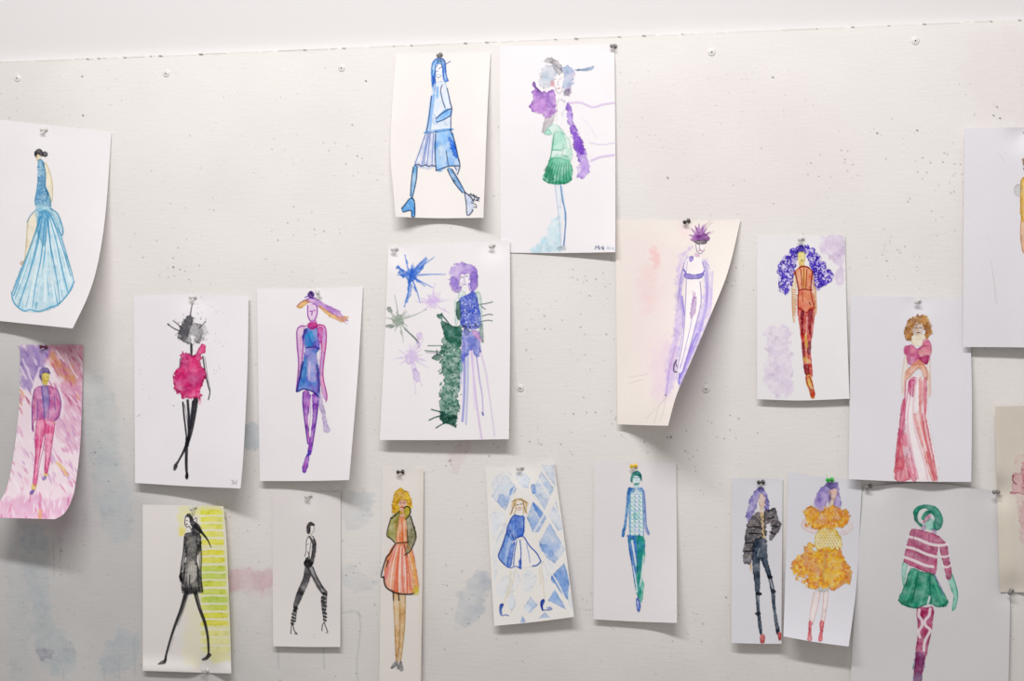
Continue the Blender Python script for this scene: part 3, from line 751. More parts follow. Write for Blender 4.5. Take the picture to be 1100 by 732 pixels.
    W('6a30bc', '276,310 300,330 314,380 300,384 286,360', a=.7, w=1); W('c8a8e8', '290,425 320,400 326,440 304,458', a=.55, w=1)
    c.P('signature')
    for q in ('348,696 351,684 355,692 360,683 361,696', '364,695 365,689 369,689', '373,684 372,696 378,689 373,692 378,697'): L('2c3f68', .6, q, a=.9)
    for q in ('386,695 390,686 394,695 388,692', '396,685 396,695', '399,689 401,695 404,689', '406,692 409,689 410,695 406,695'): L('8aa2bc', .45, q, a=.8)
    return s.build('top sheet of a woman with tiered green dress and purple boa, signed bottom right', PINNED['green_tiers']), s
def sheet_splatter():
    s = Sheet('417.3,264 480,261 547.7,258', '547.7,258 548,360 546.7,472', '407.9,473 480,473 546.7,472', '417.3,264 413,370 407.9,473',
              'f0ecee', lambda u, v: .005 + .010 * v ** 2 + .004 * u * v)
    c = s.c; c.R(400, 250, 3.183)
    W, L = c.W, c.L
    c.P('painted_splash')
    c.blot('3f74da', 130, 148, [(212, 84), (182, 86), (112, 78), (250, 143), (206, 188), (163, 240), (110, 252), (88, 118), (170, 100), (120, 235), (178, 182)], r=6.5, c2='2f5fc8', rw=1.6)
    W('3a6cd8', '84,118 92,112 104,136 112,150 98,148', a=.8, w=1.2); W('4a7ee0', '150,130 165,104 186,88 184,100 168,128 158,140', a=.8, w=.9); W('5a8ae0', '124,180 136,176 130,215 118,240 112,236 120,206', a=.7, w=.8)
    c.blot('d6bdec', 208, 238, [(214, 176), (190, 216), (148, 234), (262, 228), (266, 276), (186, 246), (176, 262), (232, 206), (160, 222)], r=6, a=.6, rw=1.5, seed=2)
    c.blot('8c9c8e', 88, 300, [(46, 260), (76, 214), (182, 264), (158, 376), (106, 376), (44, 290), (60, 330), (130, 282), (70, 320)], r=6, a=.75, c2='a8b4a8', rw=1.4, seed=3)
    W('66786a', '76,318 50,314 46,322 66,326', a=.7, w=.5); W('66786a', '50,258 62,254 68,272 58,272', a=.7, w=.6); L('55606a', (.8, 1.5), '110,330 140,355 156,374'); L('4a5560', 1.6, '150,366 157,376')
    c.blot('d6c2ea', 132, 426, [(90, 400), (74, 432), (166, 345), (188, 440), (148, 548), (168, 522), (176, 364), (116, 402), (190, 462)], r=6.5, a=.62, rw=1.7, seed=4)
    W('d0b8e8', '138,470 152,466 160,500 152,512 142,496', a=.65, w=1); W('d6bdec', '150,350 165,340 172,360 158,366', a=.6, w=.8); W('cdb6e6', '152,376 160,372 164,392 156,394', a=.6, w=.6)
    L('3f6a5c', 1.0, '180,404 204,406 234,408'); L('7a6a8c', .8, '184,410 226,412', a=.7); L('3f6a5c', 1.0, '190,387 236,387', a=.8); W('2f5a4c', '204,426 222,414 238,424 226,438 212,436', a=.85, w=.6); L('2f3f4c', .9, '220,402 222,420')
    c.P(F)
    W('f2ecf4', '300,148 326,144 332,174 318,192 303,182', a=.95, edge=.1, w=.2); W('d4e8e2', '294,206 316,200 320,226 298,232', a=.8, w=.3)
    for q in ('304,154 312,152', '318,150 326,149'): L('54508c', .8, q)
    L('9080a8', .6, '315,152 314,168 318,170', a=.8); L('8060a0', .8, '310,178 320,177')
    W('cfe6de', '282,232 296,226 300,262 294,306 284,318', a=.8, w=.4, c2='dff0ea'); L('9cc4b8', .7, '282,232 284,310', a=.7); W('c2dcd2', '350,216 368,204 376,262 379,368 370,362 360,300', a=.75, w=.5, c2='9cbcb0')
    W('7a948c', '368,318 378,316 380,374 370,364', a=.7, w=.5)
    for q in ('366,246 388,243 411,237', '376,286 395,280 411,281', '372,252 386,262', '368,306 392,300 410,302'): L('2f4a48', .9, q, a=.85)
    c.P(HR)
    W('9a78d6', '265,152 272,122 298,105 336,106 358,126 362,168 350,200 328,198 334,150 326,144 300,147 300,194 280,206 266,186', a=.85, c2='b896e2', w=1.3, edge=.3)
    W('7a5cc8', '338,140 358,134 360,180 346,200 334,190', a=.55, w=1, soft=.8); W('7a5cc8', '268,160 284,150 296,180 282,200', a=.4, w=1, soft=.8)
    c.P('plant_train')
    W('165a48', '219,292 225,280 236,279 244,304 262,312 284,322 304,314 306,360 290,398 262,382 246,352 240,322 232,296', a=.92, c2='0f4a3a', w=1)
    W('5c8c7a', '246,352 300,372 304,450 296,560 288,640 276,660 242,650 229,590 240,500 236,420', a=.9, c2='2c6450', w=2.2, edge=.4, cell=4)
    for i, y in enumerate(range(390, 640, 13)):
        L(['1f5442', '9cbcac', '2a6450'][i % 3], (1.0, 2.6, .8), [(238 + (i * 23) % 40, y), (256 + (i * 13) % 20, y + 6 + (i * 7) % 13), (272 + (i * 11) % 26, y + (i * 5) % 17)], a=.55, soft=.6)
    for q in ('240,400 232,415', '236,470 226,478', '238,520 230,536', '298,420 306,432', '296,500 304,512', '240,560 228,566'): W('3f7460', [(float(p.split(',')[0]) + dx, float(p.split(',')[1]) + dy) for p, (dx, dy) in zip(q.split() * 2, ((0, -7), (0, -4), (2, 7), (3, 5)))], a=.8, w=1.2)
    for q in ('252,400 248,440', '280,380 288,430', '262,480 258,540', '284,520 280,580', '250,600 256,640'): L('e2ece6', (.6, 1.6, .6), q, a=.6, soft=.6)
    c.dots('123f33', '244,360 302,370 290,640 240,640', 60, (.3, .9), .7); c.dots('c2d8cc', '246,400 298,400 286,630 240,610', 40, (.3, .8), .6, seed=6)
    W('123f33', '236,612 286,628 282,662 256,656 236,640', a=.8, w=1.5)
    for q in ('240,615 220,610 202,605', '242,625 215,632 194,642', '262,645 240,655 218,668', '276,655 276,662'): L('123f33', (2, 1.1, 1.2), q)
    L('123f33', 1.2, '262,312 250,296 236,280'); W('123f33', '288,238 302,236 304,282 296,300 286,280', a=.85, w=.6)
    W('2a8a6c', '296,440 306,438 308,470 298,480', a=.6, w=.8)
    c.P('bodice')
    W('3048c2', '298,226 322,214 346,200 360,230 370,322 306,322 302,262', a=.92, c2='5064d0', w=.5)
    c.dots('d8dcf4', '302,230 350,210 366,318 308,318', 75, (.3, .75), .8); c.dots('182a8c', '302,230 350,210 366,318 308,318', 60, (.3, .7), .7, seed=3)
    c.dots('1c1c34', '308,312 368,312 366,328 310,328', 16, (.4, .8), .8)
    W('22345c', '312,328 330,330 330,350 314,350', a=.7, w=.8)
    c.P(SK)
    for q, k, wd, a in (('312,380 315,460 314,560 308,645', '7d80d4', (4.4, 2.6, 2.2), .7), ('326,400 326,520 320,656', '8fa2dc', (2.6, 1.8, 1.6), .6), ('338,395 350,530 364,640 374,704', 'c9a2e0', (2.2, 1.5, 1.4), .65), ('362,380 386,470 396,530 418,694', 'cdb2e4', (1.8, 1.2, 1.0), .6),
                        ('356,420 366,500 376,560 378,618', '9c8cd4', (1.4, 1.0, .9), .8), ('304,430 302,520', 'a0a8e0', 1.4, .6), ('346,420 346,540 352,600', 'e0d2f0', 2.2, .6)): L(k, wd, q, a=a, soft=.5)
    W('4a5cca', '305,332 336,338 364,340 370,398 356,428 342,404 322,420 314,446 304,440 308,380', a=.82, c2='7c84d8', w=1.3, edge=.3); W('e0aad8', '338,332 362,340 376,372 362,366 346,352', a=.8, w=.8)
    L('5a60b4', 1.7, '376,616 379,624')
    return s.build('sheet of a lilac-haired woman beside blue, lilac and grey ink splats', PINNED['splatter']), s


def sheet_diamonds():
    s = Sheet('521.7,504 560,500 594.4,494', '594.4,494 605,570 616.8,663', '531,672.8 575,668.5 616.8,663', '521.7,504 526,590 531,672.8',
              'f1edea', lambda u, v: .002 + .009 * v ** 2 + .004 * u)
    c = s.c; c.R(515, 485, 3.754)
    W, L = c.W, c.L
    for q, k, k2, a in (('48,182 104,94 152,150 104,242', '9cbaea', 'd0dff4', .75), ('50,270 100,252 108,300 62,380', 'd8e4f4', 'eef2f8', .7), ('146,98 172,78 206,112 196,150 160,142', 'b4ccf2', 'dce8f8', .7),
                        ('214,160 250,82 300,150 264,236', 'a4c2ee', 'd4e2f6', .75), ('252,54 298,58 306,142 270,92', 'b8d0f2', 'dce8f8', .7), ('192,268 216,200 272,266 238,326 216,330', '86ace8', 'c8daf4', .75),
                        ('214,200 240,220 262,250 246,270 222,236', '3f74d8', '5f90e2', .85), ('240,370 284,290 346,398 304,452 270,430', '8cb0ea', 'c4d8f4', .75), ('280,262 310,196 336,316 316,320', 'b4ccf2', 'd8e6f8', .7),
                        ('60,430 76,460 66,520 60,520', 'dce8f6', 'eef2f8', .6), ('288,506 342,452 362,520 356,600 326,566', '4f86de', '86b0ea', .85), ('278,602 304,558 352,640 318,622', '4f88e0', '7ca8ea', .85),
                        ('112,604 134,578 148,612 130,652', 'c8d8f4', 'e0eaf8', .7), ('178,632 206,588 234,620 202,654', 'b0c8f0', 'd4e2f6', .75), ('164,692 174,662 186,690', '8cace8', 'a8c0f0', .75), ('240,672 262,650 286,670', 'a0bcee', 'c4d6f4', .7),
                        ('350,520 376,612 372,644 358,610', 'b4ccf2', 'd8e6f8', .5), ('240,460 262,440 290,480 262,540', 'dce6f4', 'eef2f8', .6), ('120,500 150,480 170,520 140,570', 'e4eaf4', 'eef0f4', .5), ('106,78 132,92 122,112', 'c4d6f4', 'dce8f8', .6)):
        W(k, q, a=a, c2=k2, w=.5, sm=False, edge=.2, cell=9, soft=.6)
    for q in ('50,120 96,80 120,90 60,160', '46,250 100,250 70,330 50,320', '56,390 104,300 112,320 70,440', '70,540 110,500 140,560 90,600', '180,480 230,500 210,560 180,560', '270,440 300,460 290,500 270,490'): W('dfe8f4', q, a=.6, c2='e8eef4', w=.6, edge=.1, soft=.8)
    for q in ('128,150 146,136 136,172 122,176', '208,140 222,136 226,170 212,170'): W('5a8ae0', q, a=.65, w=.8)
    W('6a98e4', '72,190 96,176 108,216 90,226', a=.4, w=1.5, soft=1); W('4a80dc', '290,508 306,496 304,530 292,526', a=.7, w=.8); W('6c9ce6', '242,380 262,376 300,412 280,424', a=.45, w=1.4, soft=1)
    for q in ('40,185 110,250 180,310', '104,78 170,150 270,260 330,360', '200,60 262,150 340,280', '40,420 110,240 150,130 200,50', '200,360 262,250 306,150', '250,420 330,560 372,660'): L('f4f1ee', 2.0, q, a=.85, soft=.5)
    c.P(F)
    W('f0e4d6', '146,200 166,196 174,222 164,238 150,234', a=.9, edge=0, w=.2); L('4a302c', .9, '152,216 158,217'); L('4a302c', .9, '166,214 172,213'); L('b04a50', 1.0, '158,229 166,228'); L('8a6040', .5, '146,204 148,226 158,238 172,232', a=.8)
    for q in ('126,482 120,540 98,618', '146,480 128,545 112,590', '248,452 256,530 262,592', '240,470 248,540'): L('e2d4a4', .9, q, a=.65)
    W('f2e8dc', '136,350 150,344 176,344 178,354 158,362 140,362', a=.9, w=.2, edge=.1); L('6a4c40', .7, '136,352 156,344 176,346'); L('6a4c40', .6, '150,362 176,354')
    c.P(HR)
    for q, wd in (('150,200 134,210 132,240 124,256', 1.4), ('160,194 142,196 140,222', 1.6), ('164,194 186,204 188,236 190,250', 1.6), ('170,196 194,208 184,232', 1.3), ('158,196 172,192 180,214', 1.4), ('144,204 146,236 140,252', 1.3), ('178,206 178,250', 1.4)): L('d6b57c', wd, q, a=.85)
    for q in ('150,196 132,202', '170,198 192,208', '144,210 126,252', '176,204 186,246', '158,192 170,196'): L('5c4428', .7, q, a=.85)
    c.P('cape')
    W('2f68da', '145,256 164,260 181,266 179,340 165,346 134,362 112,320 128,272', a=.92, c2='1f50c4', w=.5)
    W('4a80e0', '110,325 132,362 118,430 110,466 92,450 77,426 95,380', a=.85, c2='7aa4ea', w=.5)
    for q, wd in (('145,256 128,272 110,320 120,345', 1.0), ('112,322 92,380 77,426 104,460', 1.1), ('181,266 178,330', 1.0), ('122,318 138,352', 1.0)): L('1c3c9c', wd, q)
    L('d4e2f6', 1.6, '128,330 112,400 104,444', a=.5); L('aac4f0', 1.2, '140,290 136,330', a=.6)
    c.P(SK)
    W('f4f2f2', '140,364 178,350 210,395 246,442 216,464 150,468 116,464', a=.8, edge=0, w=.3)
    W('2a58cc', '126,382 144,366 138,410 128,464 110,466 116,430', a=.85, w=.5, c2='4c7ce0'); W('3a68d4', '160,440 168,432 170,470 158,472', a=.8, w=.4)
    for q, wd in (('150,364 142,410 138,462', .9), ('164,360 168,410 164,470', 1.0), ('180,346 204,384 230,410 247,442', 1.2), ('110,464 128,470 146,464 168,474', .9), ('214,463 232,460 248,444', 1.3), ('190,372 200,420 204,450', .5)): L('1f46b0', wd, q)
    c.P(SH)
    W('1f46b4', '82,622 92,614 98,620 90,638 92,660 87,664 81,650', a=.95, w=.2); L('1f46b4', .8, '94,664 106,660 118,664'); L('1f46b4', .8, '90,630 84,620')
    W('1f46b4', '246,606 258,596 264,604 256,624 258,642 252,642 248,628', a=.95, w=.3); L('1f46b4', .8, '258,640 272,641 286,632 292,637 278,642'); L('3a64c8', .7, '272,632 284,628')
    return s.build('tilted sheet of a blonde woman in blue cape before blue diamonds', PINNED['diamonds']), s


def sheet_teal():
    s = Sheet('638,494.6 680,496 726.4,497', '726.4,497 727,580 727.2,669.6', '637.5,665.6 680,668 727.2,669.6', '638,494.6 637.5,665.6',
              'eae6e8', lambda u, v: .0018 + .006 * v ** 2 + .012 * u ** 4 * v ** 2)
    c = s.c; c.R(630, 485, 3.754)
    W, L = c.W, c.L
    c.P(F)
    W('d8eef0', '188,98 214,98 215,124 202,136 189,124', a=.95, edge=.1, w=.2); L('1f5a6a', .7, '191,108 197,107'); L('1f5a6a', .7, '206,107 212,107'); L('1f7a70', 1.0, '197,130 206,130'); L('5aa0a8', .6, '202,108 201,120')
    W('c4e4e6', '194,134 210,134 212,150 192,150', a=.8, w=.2)
    W('3a8fd6', '166,154 182,150 174,200 164,270 158,312 150,346 141,340 152,290 160,220', a=.88, c2='2a70c0', w=.4); W('8c9cdc', '216,150 232,160 236,220 241,298 255,332 246,336 232,292 226,212', a=.8, c2='6a80d0', w=.4)
    L('3a6cc0', .8, '232,160 238,220 242,298 254,330', a=.8)
    W('2464b4', '168,152 184,148 197,152 190,168 174,176', a=.9, w=.4); W('4a86cc', '206,150 224,148 230,164 216,166', a=.8, w=.4)
    c.P(HR); W('10786e', '178,122 179,102 188,86 204,79 218,88 223,104 221,122 214,104 196,99 187,106 186,126', a=.95, c2='0c5c5c', w=.3); L('3ab09a', .9, '196,86 210,86', a=.8); L('10786e', 1.2, '192,132 200,136 212,130', a=.7)
    c.P('bodice')
    W('b8e2e4', '176,168 226,164 230,345 176,348', a=.6, c2='a4ccea', w=.3)
    for j, y in enumerate(range(174, 350, 17)):
        for i, x in enumerate((184, 203, 221)):
            W('f6f7f8', [(x - 7, y), (x - 4, y - 6), (x + 3, y - 7), (x + 7, y), (x + 4, y + 6), (x - 3, y + 7)], a=.92, w=.4, edge=0, var=.1)
            L(['5ab4c8', '6a94d8', '4abca4', '8aa8e4'][(i + j * 2) % 4], .9, [(x - 6, y + 2), (x - 1, y - 3), (x + 5, y + 1)], a=.8)
            L(['3a98c0', '5a84d0', '2aa890'][(i * 2 + j) % 3], 1.2, [(x - 9, y + 8), (x - 6, y + 11)], a=.8)
    W('4ac0a0', '190,250 206,250 208,275 192,275', a=.4, soft=1); L('4a90d0', .9, '176,168 175,260 176,346', a=.7); L('5a86cc', .9, '227,166 229,260 231,340', a=.7)
    c.P(TR_)
    W('1f9490', '170,345 230,345 236,400 228,470 220,560 210,600 196,545 182,452 172,392', a=.92, c2='2a6cc4', w=.6, cell=8); W('0f8078', '204,350 228,352 230,410 222,480 210,540 204,470', a=.7, w=.8, c2='1fa088')
    L('f0f2f2', (2.2, 1.8, 1), '184,362 192,410 200,462'); L('f0f2f2', 1.4, '186,462 198,520 204,568'); W('4cbca0', '226,400 238,420 222,500 232,540 224,604 214,600 220,520', a=.7, w=.5)
    L('f0f2f2', (1.0, 2.2, 1.0), '230,420 226,480 216,545', a=.9); L('1a50a8', .9, '170,348 173,400 184,460 198,550', a=.8); W('2a60b8', '166,338 200,345 196,356 170,354', a=.7, w=.5)
    c.P(SH); W('2444bc', '199,600 210,594 219,622 213,648 204,640', a=.92, c2='3a70d0', w=.3); L('dfe6f2', .8, '206,606 209,626', a=.9); L('30a090', .8, '222,560 218,604', a=.8)
    return s.build('plain sheet of a slim teal and blue figure, held by the yellow pin', PINNED['teal']), s


def sheet_plum():
    s = Sheet('661,235.7 738,237 795.6,236', '795.6,236 782,292 762,342 742,389 727,424 717.6,457.6', '663.4,456 690,457 717.6,457.6', '661,235.7 663.4,456',
              'f1e9e3', lambda u, v: .0025 + .075 * u ** 2 * v ** 1.25 + .006 * v ** 3)
    c = s.c; c.R(655, 225, 2.988)
    W, L = c.W, c.L
    W('f2dedf', '60,90 220,130 225,300 200,560 110,560 70,350', a=.55, soft=14, edge=0, w=3); W('f6aeb0', '132,126 154,130 160,160 148,190 134,160', a=.55, soft=3.5, edge=0, w=2)
    W('f2cccf', '100,200 140,190 150,300 110,320', a=.45, soft=7, edge=0, w=3); W('e6cde2', '150,440 200,430 190,600 140,600', a=.6, soft=8, edge=0, w=3); W('f6d4d8', '220,50 262,60 262,110 230,100', a=.4, soft=5, edge=0)
    W('bfaae8', '262,122 240,150 228,200 226,280 238,350 224,420 206,560 182,590 186,480 204,420 212,330 214,220 226,152', a=.85, soft=3, w=1.6, c2='cdb8ea', edge=.08, cell=12)
    W('b8a6ea', '300,158 320,196 326,290 300,380 262,480 226,572 222,520 250,440 276,370 298,300 306,220', a=.8, soft=2.6, w=1.6, c2='c4b4f0', edge=.08, cell=12)
    for q, k in (('280,400 250,470 226,540', '6c58d0'), ('226,500 222,560', '5a50cc'), ('190,520 180,600', 'b094d8'), ('330,200 322,330 300,390', 'c4b0e6'), ('210,440 190,520', 'c89ccc'), ('268,440 240,510', '8a78d8'), ('232,280 240,340', '6a58cc')): L(k, 1.8, q, a=.6, soft=.8)
    for q in ('186,598 160,630 142,690', '186,600 148,640 118,672', '60,540 120,530', '180,600 172,650 160,680', '60,560 110,545'): L('c9bcbc', .7, q, a=.5)
    L('5a4668', .9, '177,597 181,596')
    for q, wd in (('238,212 226,270 236,330 234,400 222,470', 3.2), ('296,170 308,220 312,290 300,350 280,420 250,500', 2.6), ('250,150 236,190 228,240', 2.4), ('224,470 214,540', 2.4), ('244,480 228,560', 2.6)):
        L('8e7cd8', (wd * .5, wd, wd * .4), q, a=.6, soft=1.2, var=.5)
    c.P(F)
    W('f8f2f4', '276,108 308,105 304,128 292,142 280,134', a=.95, edge=.1, w=.2); L('5c4a78', .6, '276,112 280,134 291,142 304,130'); L('7a5a88', .7, '289,112 287,126 291,128'); L('b06a9c', 1.1, '286,133 296,132'); W('d0a0d0', '274,140 288,146 284,156 274,150', a=.7, w=.4)
    W('f8f3f4', '246,160 300,158 304,214 290,236 292,300 276,370 252,460 234,520 214,515 230,430 240,330 246,226 238,205', a=.92, edge=0, w=.4)
    for q, wd in (('240,170 226,226 220,290', .9), ('250,168 244,210', .8), ('304,170 314,220 310,300', .8), ('246,226 242,330 234,430 216,516', 1.1), ('290,232 293,300 276,372 252,462 234,520', 1.3), ('268,262 264,350 244,440 226,510', .9), ('296,160 318,180', .6)): L('7a66b8', wd * .8, q, a=.65)
    W('b592c4', '264,292 276,280 279,292 274,334 258,350', a=.8, w=.5); L('9a50a0', .9, '274,268 268,300', a=.7); W('7a68c8', '254,154 266,150 268,164 258,168', a=.75, w=.4); L('6650a8', .9, '298,168 304,190')
    c.P('top'); W('6a5ac4', '238,208 250,206 272,210 302,204 296,220 272,224 250,224 240,218', a=.92, w=.3, c2='5a48b0'); L('6a5ac4', 1.6, '238,194 246,208'); L('6a5ac4', 1.3, '304,196 298,208')
    c.P(SH); L('3c2c4c', 1.1, '214,484 207,500 206,520 216,522'); L('3c2c4c', .7, '212,490 216,506')
    c.P(HR)
    for x, y, wd in ((254, 82, 2.6), (262, 62, 2.4), (274, 52, 2.6), (286, 46, 2.6), (300, 50, 2.8), (312, 60, 2.6), (324, 72, 2.4), (322, 94, 2.2), (258, 96, 2.0), (280, 58, 2.4), (308, 46, 2.0), (294, 60, 2.4)):
        L('834a94', (wd * 1.2, wd, .5), [(288 + (x - 288) * .15, 98), ((x + 288) / 2, (y + 98) / 2 - 2), (x, y)], a=.85, c2='a06ab0')
    W('7a4088', '264,90 288,70 314,84 318,100 290,98 266,102', a=.8, w=.8, c2='9a60a8'); W('d9b0dc', '270,74 288,66 300,76 286,84', a=.35, soft=1)
    for q in ('330,40 306,62', '322,36 304,58', '334,70 318,82'): L('c8a2ac', .6, q, a=.6)
    c.P('mask'); W('4c4050', '270,102 290,98 312,98 310,110 296,112 282,112', a=.92, w=.4, c2='6e6470')
    return s.build('cream sheet with its right side curled over, showing a pale figure with spiky plum hair', PINNED['plum']), s


def sheet_purple_afro():
    s = Sheet('813.2,253.7 860,252.5 907.5,253', '907.5,253 909.5,340 912.5,428.5', '813.2,429 860,430.5 912.5,428.5', '813.2,253.7 813.2,429',
              'edeaec', lambda u, v: .002 + .007 * v ** 2)
    c = s.c; c.R(805, 240, 3.66)
    W, L = c.W, c.L
    W('d2bcde', '286,54 368,46 372,130 362,236 346,236 342,160 300,120 276,100', a=.75, soft=1.5, w=2.5, edge=.1, c2='e2d4ea'); W('d8c8e2', '62,424 100,408 155,416 164,560 165,672 84,664 52,600 74,540', a=.75, soft=2, w=2.5, edge=.1, c2='e4d8ea')
    c.P(F)
    W('ecc684', '168,202 182,196 184,280 182,352 176,392 168,330', a=.75, w=.5, c2='f0d8a8'); W('e6b070', '246,190 256,200 262,316 264,352 254,350 250,260', a=.75, w=.5, c2='dc8c50')
    for y in range(262, 362, 9): L('b04838', .8, [(170, y), (180, y + 2)], a=.75)
    L('c07a40', .7, '168,202 168,320 174,390', a=.7); L('c07a40', .7, '258,200 264,320 262,352', a=.7); c.dots('b84a3a', '248,230 260,230 262,340 254,340', 12, (.25, .5), .7); c.dots('d04a3a', '182,264 188,264 186,352 182,352', 8, (.25, .5), .6)
    c.P(HR)
    W('9a84d8', '114,188 124,150 150,118 185,92 218,88 256,108 286,140 302,176 326,206 310,236 286,250 262,256 250,200 240,160 220,112 192,116 186,150 172,200 166,250 145,276 122,268 120,226', a=.75, w=1.5, c2='d4c8f0')
    c.curls(['3a2aa4', '4a34bc', '33209a', '5a44c4'], '114,188 124,150 150,118 185,92 218,86 256,106 286,140 302,176 328,206 310,236 286,250 262,258 248,200 240,160 222,112 192,116 186,150 172,200 166,250 145,278 122,270 118,226', 210, (1.0, 2.3), 1.15, .95)
    c.curls(['f0ecfa', 'e2d8f6'], '118,190 128,152 152,122 188,97 216,94 252,112 282,144 298,180 318,206 304,232 266,248 252,198 240,160 222,112 192,116 186,150 172,200 160,250 140,266 126,262', 40, (1.0, 1.9), .7, .8, seed=5)
    W('3a2a94', '184,112 204,92 222,108 220,122 206,112 192,120 188,134', a=.85, w=.6)
    c.P(F)
    W('e6d66a', '191,118 212,112 219,124 218,150 206,166 193,150', a=.95, w=.3, c2='efe08c'); W('e8c87a', '198,150 214,150 216,172 198,172', a=.9, w=.2); L('4a3a30', 1.0, '205,144 208,147'); L('8a5a30', .5, '197,130 202,130', a=.7)
    c.P('bodysuit')
    W('d9683e', '180,190 205,170 226,172 248,190 244,240 256,332 240,342 222,352 190,332 193,268', a=.93, c2='e6905a', w=.4); W('d85a48', '194,265 246,265 256,332 222,352 190,332', a=.6, w=.4, c2='e07a5c')
    for q, wd in (('196,176 206,170 226,172 236,178', 1.8), ('180,190 188,230 194,262', 1.4), ('248,188 244,230 240,262', 1.4), ('202,182 206,220 208,258', .9), ('214,178 214,260', .8), ('226,182 224,220 222,258', .9), ('192,264 216,260 246,264', 1.2), ('190,332 206,340 222,352 240,342 256,332', 1.3), ('208,270 210,310', .6), ('240,262 246,300 256,332', .9), ('193,266 190,332', .9), ('180,190 176,200', 1.4)): L('8e1c1a', wd, q)
    L('e8c060', .9, '210,185 211,255', a=.8); L('e8c060', .9, '219,185 218,255', a=.8); L('7a1518', 1.3, '236,312 240,320')
    c.P(TR_)
    W('c83a34', '190,334 221,352 222,440 228,470 236,560 232,600 218,590 211,540 204,460 196,400', a=.93, c2='d8604a', w=.4); W('c83a34', '224,352 256,334 251,420 241,480 246,560 248,600 232,604 230,540 226,450', a=.93, c2='d8604a', w=.4)
    W('6e1020', '202,345 215,348 212,400 212,436 205,436 202,390', a=.85, w=.5, c2='8a1420'); W('6e1020', '232,346 249,342 245,400 241,436 233,430', a=.85, w=.5, c2='8a1420'); W('54102c', '228,470 242,468 240,510 230,516', a=.8, w=.6); W('6e1020', '206,474 216,470 220,520 212,530', a=.8, w=.5); W('6e1020', '214,560 230,556 238,600 220,596', a=.7, w=.6)
    W('e8bc58', '216,440 226,440 230,480 222,490', a=.85, w=.5); W('e8bc58', '214,526 226,530 224,545 214,542', a=.75, w=.4); W('f0d8a0', '226,530 240,540 238,552 224,548', a=.7, w=.4); L('f0e0d0', .9, '224,370 224,440', a=.6)
    c.P(SH); W('dca23c', '221,602 241,598 252,640 257,684 244,688 234,654 226,640', a=.93, w=.4, c2='c8602c'); L('9c1c1c', 1.1, '222,606 236,650 252,660'); L('9c1c1c', 1.1, '236,604 250,640'); W('c02a24', '242,668 258,664 256,682 246,688', a=.8, w=.3); L('f0d070', 1, '230,620 236,640', a=.8)
    return s.build('sheet of a figure with huge curly purple hair in a red and orange patterned bodysuit', PINNED['purple_afro']), s


